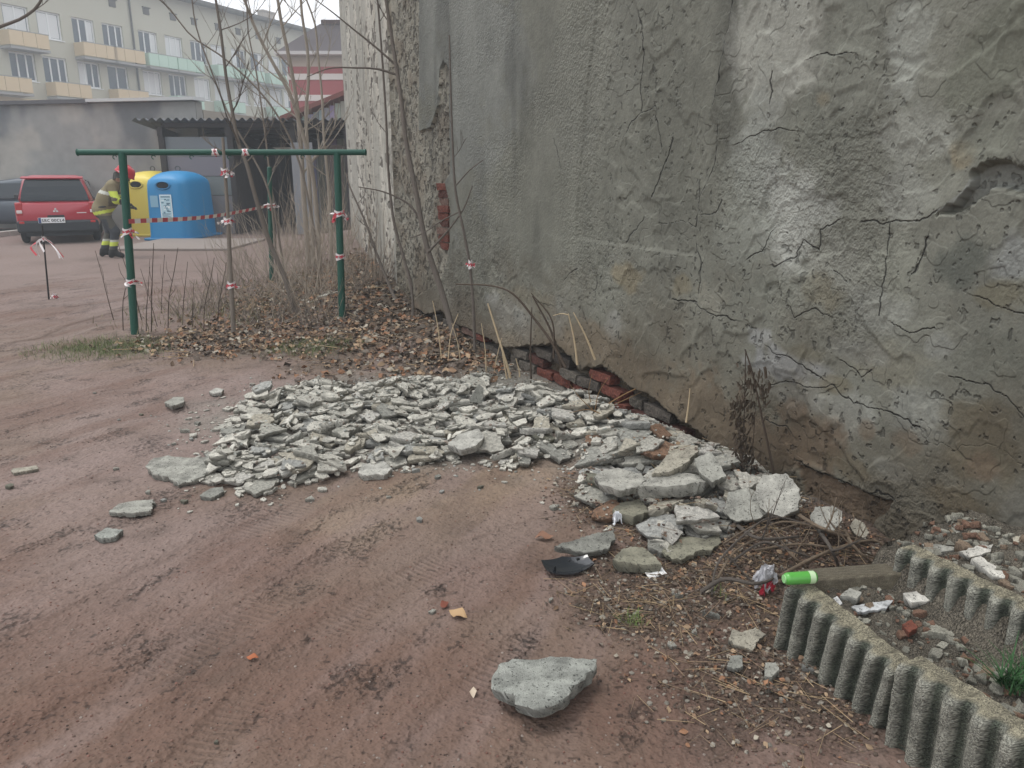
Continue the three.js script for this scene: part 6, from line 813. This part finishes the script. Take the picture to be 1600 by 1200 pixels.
{
  const W0 = V(1.0, 0, -2.40), WD = V(0.2, 0, 0.45).normalize(), a = atan2(-WD.z, WD.x), lat = V(-WD.z, 0, WD.x); // lat points out of the bed, to the left of WD? checked below
  const out = V(sin(a), 0, cos(a)); // the block's own +z in the world
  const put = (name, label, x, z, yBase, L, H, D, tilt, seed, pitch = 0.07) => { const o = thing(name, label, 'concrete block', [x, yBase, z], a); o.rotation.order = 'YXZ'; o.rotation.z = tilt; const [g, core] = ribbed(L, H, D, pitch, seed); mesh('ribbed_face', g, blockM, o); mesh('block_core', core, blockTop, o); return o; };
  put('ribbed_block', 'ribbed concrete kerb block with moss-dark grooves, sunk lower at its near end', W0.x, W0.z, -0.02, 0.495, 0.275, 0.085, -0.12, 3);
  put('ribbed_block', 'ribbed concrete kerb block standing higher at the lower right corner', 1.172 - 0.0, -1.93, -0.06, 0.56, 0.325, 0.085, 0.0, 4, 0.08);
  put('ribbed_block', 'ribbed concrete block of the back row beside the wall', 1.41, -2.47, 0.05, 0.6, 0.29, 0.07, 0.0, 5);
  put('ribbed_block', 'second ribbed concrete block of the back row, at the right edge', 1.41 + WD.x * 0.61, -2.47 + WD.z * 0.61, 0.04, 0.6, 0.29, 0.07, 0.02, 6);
  const e = thing('concrete_block', 'flat-topped concrete block closing the far end of the bed, under the green can', 'concrete block', [1.22, 0, -2.44], 0.14); mesh('block', rbox(0.44, 0.27, 0.075, 0.012, [0, 0.125, 0]), blockTop, e); 
  // the fill between the rows and up to the wall
  const NU = 60, NV = 90, P = [], U = [], I = []; for (let j = 0; j <= NV; j++) for (let i = 0; i <= NU; i++) { const t = j / NV * 1.9 - 0.06, w = 0.02 + i / NU * 0.95, p = V(W0.x, 0, W0.z).addScaledVector(WD, t).addScaledVector(out, -w); let y = 0.205 + 0.02 * fbm(p.x * 9, p.z * 9, 3) + 0.02 * fbm(p.x * 30, p.z * 30, 2) + 0.09 * sst(0.3, 0.36, w) + 0.06 * sst(0.36, 0.8, w) - 0.035 * sst(0.05, 0.5, t) * (w < 0.3 ? 1 : 0); if (t < 0 ) y -= 0.25; P.push(p.x, y, p.z); U.push(p.x, p.z); if (i < NU && j < NV) { const k = j * (NU + 1) + i; I.push(k, k + 1, k + NU + 1, k + 1, k + NU + 2, k + NU + 1); } }
  const g = new THREE.BufferGeometry(); g.setAttribute('position', new THREE.Float32BufferAttribute(P, 3)); g.setAttribute('uv', new THREE.Float32BufferAttribute(U, 2)); g.setIndex(I); g.computeVertexNormals(); if (g.attributes.normal.getY(10) < 0) { for (let i = 0; i < I.length; i += 3) { const t = I[i]; I[i] = I[i + 1]; I[i + 1] = t; } g.setIndex(I); g.computeVertexNormals(); }
  tag(mesh('bed_soil', g, new THREE.MeshStandardMaterial({ color: C(S(136, 128, 114)), map: porousC, bumpMap: porous, bumpScale: 0.012, roughness: 0.97 })), 'gritty soil and debris filling the bed between the ribbed kerbs', null, null, 'structure');
  const fillY = (p) => { let best = 0.2, bd = 9; for (let k = 0; k < P.length; k += 3) { const d = hypot(P[k] - p.x, P[k + 2] - p.z); if (d < bd) { bd = d; best = P[k + 1]; } } return best; };
  // debris in the bed
  const R = rng(101), cols = [stones[0], stones[2], stones[1], stones[6], stoneM(S(168, 92, 66)), stones[7], stones[3]], small = [];
  for (let k = 0; k < 1500; k++) { const t = R() * 1.3, w = 0.05 + R() * 0.85; if (w > 0.27 && w < 0.42) continue; const p = V(W0.x, 0, W0.z).addScaledVector(WD, t).addScaledVector(out, -w); if (dA(p.x, p.z) < 0.03) continue; const L = 0.012 + 0.05 * pow(R(), 2.3), y = fillY(p), m = R() < 0.12 ? 4 : floor(R() * 7), g2 = shardGeos[floor(R() * 26)].clone(); g2.applyMatrix4(new THREE.Matrix4().compose(V(p.x, y + L * 0.1, p.z), new THREE.Quaternion().setFromEuler(new THREE.Euler((R() - 0.5) * 0.9, R() * 6, (R() - 0.5) * 0.9)), V(L, L * (1.2 + 1.5 * R()), L))); const c = g2.attributes.color, w2 = m === 4 ? [0.66, 0.4, 0.31] : m === 3 ? [0.8, 0.62, 0.5] : [0.7 + 0.5 * R()].flatMap((v) => [v, v, v * 0.95]); for (let e2 = 0; e2 < c.array.length; e2++) c.array[e2] *= w2[e2 % 3]; small.push(g2); }
  tag(mesh('debris', merge(small), stones[0]), 'small stones and brick crumbs on the soil of the bed', 'debris', null, 'stuff');
  const on = (label, name, cat, px, h, T, mat, o = {}) => { const P0 = ground(px[0][0], px[0][1], h + T), N = V(sin(o.tilt || 0) * sin(o.az || 0), cos(o.tilt || 0), sin(o.tilt || 0) * cos(o.az || 0)), Q = new THREE.Quaternion().setFromUnitVectors(V(0, 1, 0), N), Qi = Q.clone().invert(), pts = px.map(([x, y]) => onPlane(x, y, P0, N).sub(P0).applyQuaternion(Qi)), cx = pts.reduce((s, p) => s + p.x, 0) / pts.length, cz = pts.reduce((s, p) => s + p.z, 0) / pts.length, m = mesh(name, slabGeo(pts.map((p) => [p.x - cx, p.z - cz]), T, px[0][0], 0.5), mat); m.position.copy(P0.add(V(cx, 0, cz).applyQuaternion(Q)).addScaledVector(N, -T / 2)); m.quaternion.copy(Q); return tag(m, label, cat); };
  on('thick pale slab fragment with a raised corner lying in the bed', 'plaster_slab', 'plaster slab', [[1412, 928], [1450, 918], [1474, 910], [1476, 922], [1462, 936], [1424, 942]], 0.20, 0.03, stones[2], { tilt: 0.15 });
  on('long thin white shard in the bed', 'tile_shard', 'tile shard', [[1330, 948], [1360, 942], [1395, 937], [1386, 950], [1340, 956]], 0.2, 0.012, stoneM(S(222, 224, 226, 1.1)));
  on('round white shard at the left of the bed', 'tile_shard', 'tile shard', [[1298, 938], [1308, 931], [1316, 942], [1308, 950]], 0.2, 0.012, stoneM(S(226, 226, 226, 1.1)), { tilt: 0.4, az: -1 });
  on('grey triangular stone by the end block of the bed', 'plaster_slab', 'plaster slab', [[1312, 930], [1328, 918], [1346, 926], [1340, 934]], 0.2, 0.03, stones[3]);
  on('orange brick fragment in the bed beside the pale slab', 'brick_fragment', 'brick fragment', [[1484, 944], [1500, 940], [1514, 948], [1508, 960], [1490, 956]], 0.2, 0.022, stoneM(S(190, 120, 84)), { tilt: 0.2 });
  on('small red brick fragment in the middle of the bed', 'brick_fragment', 'brick fragment', [[1410, 975], [1424, 968], [1434, 980], [1420, 988]], 0.19, 0.022, stoneM(S(138, 80, 64)));
  on('pale pink brick fragment lying on the near kerb block', 'brick_fragment', 'brick fragment', [[1418, 1040], [1436, 1034], [1440, 1044], [1424, 1050]], 0.18, 0.025, stoneM(S(186, 140, 112)));
  on('grey rectangular slab resting high against the wall at the right edge', 'plaster_slab', 'plaster slab', [[1490, 820], [1512, 814], [1558, 818], [1562, 830], [1530, 834], [1494, 832]], 0.31, 0.035, stones[1], { tilt: 0.05 });
  on('pale tilted slab in the back bed below the high grey slab', 'plaster_slab', 'plaster slab', [[1500, 862], [1530, 852], [1552, 850], [1548, 862], [1516, 870]], 0.32, 0.022, stones[2], { tilt: 0.2, az: 0.3 });
  on('small white block in the back bed, nearest the ribbed row', 'plaster_slab', 'plaster slab', [[1518, 874], [1532, 868], [1566, 892], [1570, 902], [1552, 900]], 0.31, 0.03, stones[2], { tilt: 0.2 });
  on('tan slab at the right edge of the back bed', 'plaster_slab', 'plaster slab', [[1556, 842], [1598, 838], [1612, 866], [1590, 884], [1572, 860]], 0.31, 0.03, stones[4], { tilt: 0.3, az: -0.6 });
  on('flat grey slab along the back bed beside the wall', 'plaster_slab', 'plaster slab', [[1440, 850], [1476, 845], [1532, 845], [1520, 856], [1462, 862]], 0.29, 0.025, stones[3]);
  // green can on the corner block
  const cp = ground(1250, 903, 0.285), can = thing('green_can', 'bright green can lying on the corner of the concrete blocks', 'can', [cp.x, 0.285, cp.z], 0.12); can.scale.setScalar(0.9); mesh('can_body', xf(new THREE.LatheGeometry([[0.001, -0.062], [0.018, -0.062], [0.022, -0.056], [0.0235, -0.05], [0.0235, 0.045], [0.021, 0.056], [0.012, 0.062], [0.001, 0.062]].map(([r, y]) => new THREE.Vector2(r, y)), 28), { r: [0, 0, PI / 2] }), new THREE.MeshPhysicalMaterial({ color: C(S(92, 176, 74)), roughness: 0.4, clearcoat: 0.6 }), can); mesh('can_lid', xf(new THREE.CylinderGeometry(0.0155, 0.0155, 0.004, 24), { r: [0, 0, PI / 2], p: [-0.0625, 0, 0] }), std(S(160, 220, 150), 0.4), can); mesh('can_label', xf(new THREE.CylinderGeometry(0.0238, 0.0238, 0.022, 28, 1, true), { r: [0, 0, PI / 2], p: [0.042, 0, 0] }), new THREE.MeshStandardMaterial({ color: C(S(196, 224, 180)), roughness: 0.4, side: THREE.DoubleSide }), can);
}
// ------------------------------------------------------------------ litter dropped on the ground
function crumple(r, seed, sx = 1, sy = 0.7, sz = 1) { // a sheet wadded up: many sharp folds
  const n = 26, g = new THREE.PlaneGeometry(2, 2, n, n), p = g.attributes.position, o = seed * 13.7; for (let i = 0; i < p.count; i++) { const u = p.getX(i), v = p.getY(i), f = (a, b) => (ridge(u * 1.4 + a + o, v * 1.4 + b, 3) - 0.62) * 2.4; p.setXYZ(i, r * sx * (0.62 * u + 0.55 * f(3, 1) - 0.2 * u * v * v), r * sy * (0.75 - 0.6 * (u * u + v * v) * 0.8 + 0.9 * f(9, 5)), r * sz * (0.62 * v + 0.55 * f(1, 7))); }
  return toCreasedNormals(g, 0.2);
}
{
  let p = gpt(964, 822); let o = thing('crumpled_paper', 'crumpled white paper among the rubble fragments', 'paper', p.toArray()); mesh('paper', crumple(0.034, 1, 0.9, 1.0, 0.8).translate(0, 0.03, 0), new THREE.MeshStandardMaterial({ color: C(S(232, 234, 238)), roughness: 0.7, side: THREE.DoubleSide }), o);
  p = gpt(1024, 900); o = thing('paper_scrap', 'flat white scrap of paper on the dark litter', 'paper', p.toArray(), 0.1); { const g = new THREE.BoxGeometry(0.075, 0.0015, 0.05, 8, 1, 6), q = g.attributes.position; for (let i = 0; i < q.count; i++) q.setY(i, q.getY(i) + 0.008 + 0.006 * sin(q.getX(i) * 50) + 2.5 * q.getZ(i) * q.getZ(i)); g.computeVertexNormals(); mesh('sheet', xf(g, { r: [0.15, 0.2, 0] }), std(S(240, 240, 240), 0.7), o); }
  p = gpt(1192, 925); o = thing('crumpled_bag', 'crumpled clear plastic bag with red print by the ribbed kerb', 'plastic bag', p.toArray()); mesh('bag', crumple(0.058, 4, 0.9, 1.05, 0.8).translate(0, 0.045, 0), new THREE.MeshPhysicalMaterial({ color: C(S(196, 196, 200)), roughness: 0.25, clearcoat: 0.6, side: THREE.DoubleSide }), o); mesh('red_print', merge([crumple(0.036, 6, 0.9, 0.8, 0.6).translate(0.006, 0.03, 0.024), crumple(0.02, 7, 0.7, 1.0, 0.6).translate(-0.016, 0.012, 0.036)]), new THREE.MeshPhysicalMaterial({ color: C(S(190, 52, 72)), roughness: 0.3, clearcoat: 0.6, side: THREE.DoubleSide }), o);
  p = gpt(888, 893); o = thing('plastic_shard', 'curved black plastic shard with a glossy inside, lying on the dirt', 'plastic shard', p.toArray(), 0.35); o.scale.setScalar(1.2); { const sh = new THREE.Shape(); [[-0.092, -0.012], [-0.01, -0.062], [0.085, -0.014], [0.06, 0.03], [0.012, 0.055], [-0.07, 0.022]].forEach(([x, y], i) => (i ? sh.lineTo(x, y) : sh.moveTo(x, y))); const g0 = new THREE.BoxGeometry(0.17, 0.004, 0.105, 16, 1, 12), q = g0.attributes.position; for (let i = 0; i < q.count; i++) { let x = q.getX(i), z = q.getZ(i); const k = 1 - 0.35 * abs(x) / 0.085; z = z * k + 0.12 * x * (z > 0 ? -0.4 : 0.5); q.setXYZ(i, x, q.getY(i) + 0.006 + 2.6 * x * x + 7 * z * z * (z < 0 ? 1.2 : 0.6), z); } g0.computeVertexNormals(); mesh('shell', toCreasedNormals(g0, 0.8), new THREE.MeshPhysicalMaterial({ color: C(S(36, 40, 46)), roughness: 0.22, clearcoat: 0.8 }), o); mesh('clip', merge([rbox(0.012, 0.012, 0.008, 0.002, [0.05, 0.02, -0.03]), rbox(0.012, 0.012, 0.008, 0.002, [0.02, 0.014, -0.036]), rbox(0.008, 0.02, 0.006, 0.002, [-0.05, 0.018, 0.0])]), std(S(20, 22, 24), 0.4), o); }
}
// ------------------------------------------------------------------ leaves, twigs, grit, grass (nobody could count these)
function scatter(name, label, geo, mat, n, pick, seed, sizes, colors, lift = 0.004, tilt = 0.7, sparse = true, cat = 'litter') {
  const R = rng(seed), m = new THREE.InstancedMesh(geo, mat, n), M = new THREE.Matrix4(), q = new THREE.Quaternion(), e = new THREE.Euler(), c = new THREE.Color(); let k = 0, t = 0;
  while (k < n && t++ < n * 40) { const s = pick(R); if (!s) continue; const [x, z] = s, i = floor((x - HX0) / HC), j = floor((z - HZ0) / HC), y = i >= 0 && j >= 0 && i < HW && j < HH ? hg(i, j) : gy(x, z), sz = lerp(sizes[0], sizes[1], pow(R(), 1.6)); if (sparse && y - gSmooth(x, z) > 0.035 && R() < 0.93) continue; e.set((R() - 0.5) * tilt * 2, R() * 6.28, (R() - 0.5) * tilt * 2); q.setFromEuler(e); M.compose(V(x, y + lift + sz * 0.08 * R(), z), q, V(sz, sz, sz)); m.setMatrixAt(k, M); const w = colors[floor(R() * colors.length)], v = 0.75 + 0.5 * R(); c.setRGB(w[0] * v, w[1] * v, w[2] * v); m.setColorAt(k++, c); }
  m.count = k; m.name = numbered(name); m.castShadow = m.receiveShadow = true; scene.add(m); return tag(m, label, cat, null, 'stuff');
}
const inBlobs = (list, wgt) => { const ar = list.map((b) => b[2] * b[3]), tot = ar.reduce((s, v) => s + v, 0); return (R) => { let q = R() * tot, bi = 0; while (bi < list.length - 1 && (q -= ar[bi]) > 0) bi++; const b = list[bi], a = R() * 6.28, r = sqrt(R()) * (0.55 + 0.9 * R()), x = b[0] + cos(a) * r * b[2], z = b[1] + sin(a) * r * b[3]; return dA(x, z) < 0.03 && z > CORNER.z || (z < CORNER.z && dB(x, z) < 0.05) || (wgt && R() > wgt(x, z)) ? null : [x, z]; }; };
const leafGeo = (() => { const s = new THREE.Shape(); s.moveTo(0, -0.5); s.quadraticCurveTo(0.36, -0.2, 0.28, 0.12); s.quadraticCurveTo(0.16, 0.36, 0, 0.5); s.quadraticCurveTo(-0.2, 0.34, -0.3, 0.1); s.quadraticCurveTo(-0.32, -0.25, 0, -0.5); const g = new THREE.ShapeGeometry(s, 3), p = g.attributes.position; for (let i = 0; i < p.count; i++) { const x = p.getX(i), y = p.getY(i); p.setXYZ(i, x, 0.9 * abs(x) * 0.8 + 0.35 * y * y + 0.12 * sin(y * 9), y); } g.computeVertexNormals(); return g; })();
const leafM = new THREE.MeshStandardMaterial({ color: 0xffffff, roughness: 0.85, side: THREE.DoubleSide }), leafCols = [S(138, 112, 90), S(118, 98, 82), S(162, 138, 112), S(92, 80, 70), S(146, 108, 82), S(160, 152, 138), S(112, 102, 92), S(84, 74, 66)];
[[716, 964, 0.075, 'curled tan leaf lying alone on the dirt in the middle of the yard'], [694, 948, 0.05, 'small dark red leaf beside the tan leaf in the middle of the yard'], [850, 844, 0.085, 'broad curled brown leaf at the tip of the dark grey wedge'], [740, 1084, 0.04, 'pale leaf scrap on the dirt left of the big lone slab'], [395, 1032, 0.04, 'small orange leaf scrap on the dirt in the left foreground']].forEach(([x, y, L, lab], k) => { const p = gpt(x, y), o = tag(mesh('fallen_leaf', leafGeo, new THREE.MeshStandardMaterial({ color: C([S(186, 154, 116), S(124, 70, 54), S(140, 104, 84), S(196, 180, 160), S(168, 100, 66)][k]), roughness: 0.8, side: THREE.DoubleSide })), lab, 'leaf'); o.position.set(p.x, p.y + 0.006, p.z); o.rotation.set(0.15, 1.2 + k * 1.7, 0.1); o.scale.setScalar(L); });
scatter('fallen_leaves', 'dry brown leaves heaped along the foot of the wall', leafGeo, leafM, 9000, inBlobs(litterB), 201, [0.03, 0.085], leafCols, 0.01, 0.8);
scatter('fallen_leaves', 'scattered dry leaves and scraps by the ribbed kerb', leafGeo, leafM, 2300, inBlobs(soilB), 202, [0.01, 0.03], leafCols, 0.004, 0.7);
const stickGeo = xf(new THREE.CylinderGeometry(0.007, 0.011, 1, 4), { r: [PI / 2, 0, 0] });
scatter('twigs', 'thin broken twigs and straw on the dark litter', stickGeo, std(S(255, 255, 255)), 2400, inBlobs(soilB), 203, [0.02, 0.14], [S(140, 120, 98), S(104, 88, 74), S(172, 150, 118), S(84, 72, 62)], 0.006, 0.16);
scatter('twigs', 'thin twigs and dry stalks among the leaves', stickGeo, std(S(255, 255, 255)), 1700, inBlobs(litterB), 204, [0.06, 0.30], [S(140, 120, 98), S(104, 88, 74), S(172, 150, 118), S(150, 140, 126)], 0.014, 0.3);
const gritGeo = (() => { const g = new THREE.IcosahedronGeometry(0.5, 0), p = g.attributes.position; for (let i = 0; i < p.count; i++) { const s = 0.75 + 0.5 * h2(Math.round(p.getX(i) * 90), Math.round(p.getY(i) * 90 + p.getZ(i) * 31)); p.setXYZ(i, p.getX(i) * s, p.getY(i) * s * 0.6, p.getZ(i) * s); } g.computeVertexNormals(); return g; })();
const gritM = std(S(255, 255, 255), 0.95), yardPick = (R) => { const d = 1.7 + 7.5 * R() * R(), x = (R() - 0.55) * d * 1.5; return dA(x, -d) < 0.05 ? null : [x, -d]; };
scatter('grit', 'fine gravel and crumbs strewn over the dirt', gritGeo, gritM, 5500, yardPick, 205, [0.002, 0.011], [S(122, 94, 84), S(104, 78, 70), S(84, 66, 58), S(96, 78, 70), S(118, 86, 76), S(72, 60, 54), S(140, 128, 120)], 0.0005, 0.5);
scatter('grit', 'crumbled plaster and gravel round the rubble', gritGeo, gritM, 3000, inBlobs(pileMaskB), 206, [0.004, 0.024], [S(160, 162, 156), S(140, 142, 136), S(176, 176, 170), S(120, 112, 104), S(134, 122, 112)], 0.001, 0.5, false);
scatter('grit', 'dark crumbs of soil and gravel by the ribbed kerb', gritGeo, gritM, 8000, inBlobs(soilB), 207, [0.003, 0.022], [S(96, 80, 70), S(80, 68, 60), S(116, 98, 86), S(140, 134, 124), S(104, 84, 74)], 0.001, 0.5);
const bladeGeo = (() => { const g = new THREE.PlaneGeometry(0.09, 1, 1, 4), p = g.attributes.position; for (let i = 0; i < p.count; i++) { const t = p.getY(i) + 0.5; p.setXYZ(i, p.getX(i) * (1 - t * 0.9), t, 0.35 * t * t); } g.computeVertexNormals(); return g; })();
const bladeM = new THREE.MeshStandardMaterial({ color: 0xffffff, roughness: 0.8, side: THREE.DoubleSide }), gcol = [S(96, 118, 62), S(118, 130, 84), S(84, 100, 60), S(140, 136, 104)];
scatter('grass', 'low green grass at the front of the frame', bladeGeo, bladeM, 6500, inBlobs(grassB), 208, [0.02, 0.06], gcol, 0, 0.6);
scatter('grass', 'low dry grass and moss under the thicket', bladeGeo, bladeM, 2200, inBlobs([gblob(400, 470, 170, 40), gblob(330, 500, 120, 20)]), 209, [0.03, 0.12], [S(132, 124, 96), S(110, 112, 78), S(150, 140, 112)], 0, 0.6);
for (const [x, y, n, h, lab, yb] of [[988, 972, 80, 0.05, 'small tuft of green grass on the dirt left of the ribbed kerb'], [1236, 995, 26, 0.05, 'tuft of grass at the foot of the first ribbed block'], [1590, 1075, 130, 0.11, 'dark green tuft growing out of the bed at the right edge', 0.2], [1120, 935, 20, 0.05, 'few green blades beside the dead branches']]) {
  const R = rng(x), p = gpt(x, y); if (yb) { p.copy(ground(x, y, yb)); } const o = thing('grass_tuft', lab, 'grass tuft', p.toArray()), g = []; for (let k = 0; k < n; k++) { const b = bladeGeo.clone(), s = h * (0.5 + 0.8 * R()); xf(b, { s: [s * 0.7, s, s], r: [0.2 + 0.6 * R(), 0, 0] }); xf(b, { r: [0, R() * 6.3, 0], p: [(R() - 0.5) * 0.09, 0, (R() - 0.5) * 0.07] }); g.push(b); } mesh('blades', merge(g), new THREE.MeshStandardMaterial({ color: C(yb ? S(52, 92, 50) : S(104, 122, 66)), roughness: 0.8, side: THREE.DoubleSide }), o);
}
renderer.render(scene, camera);
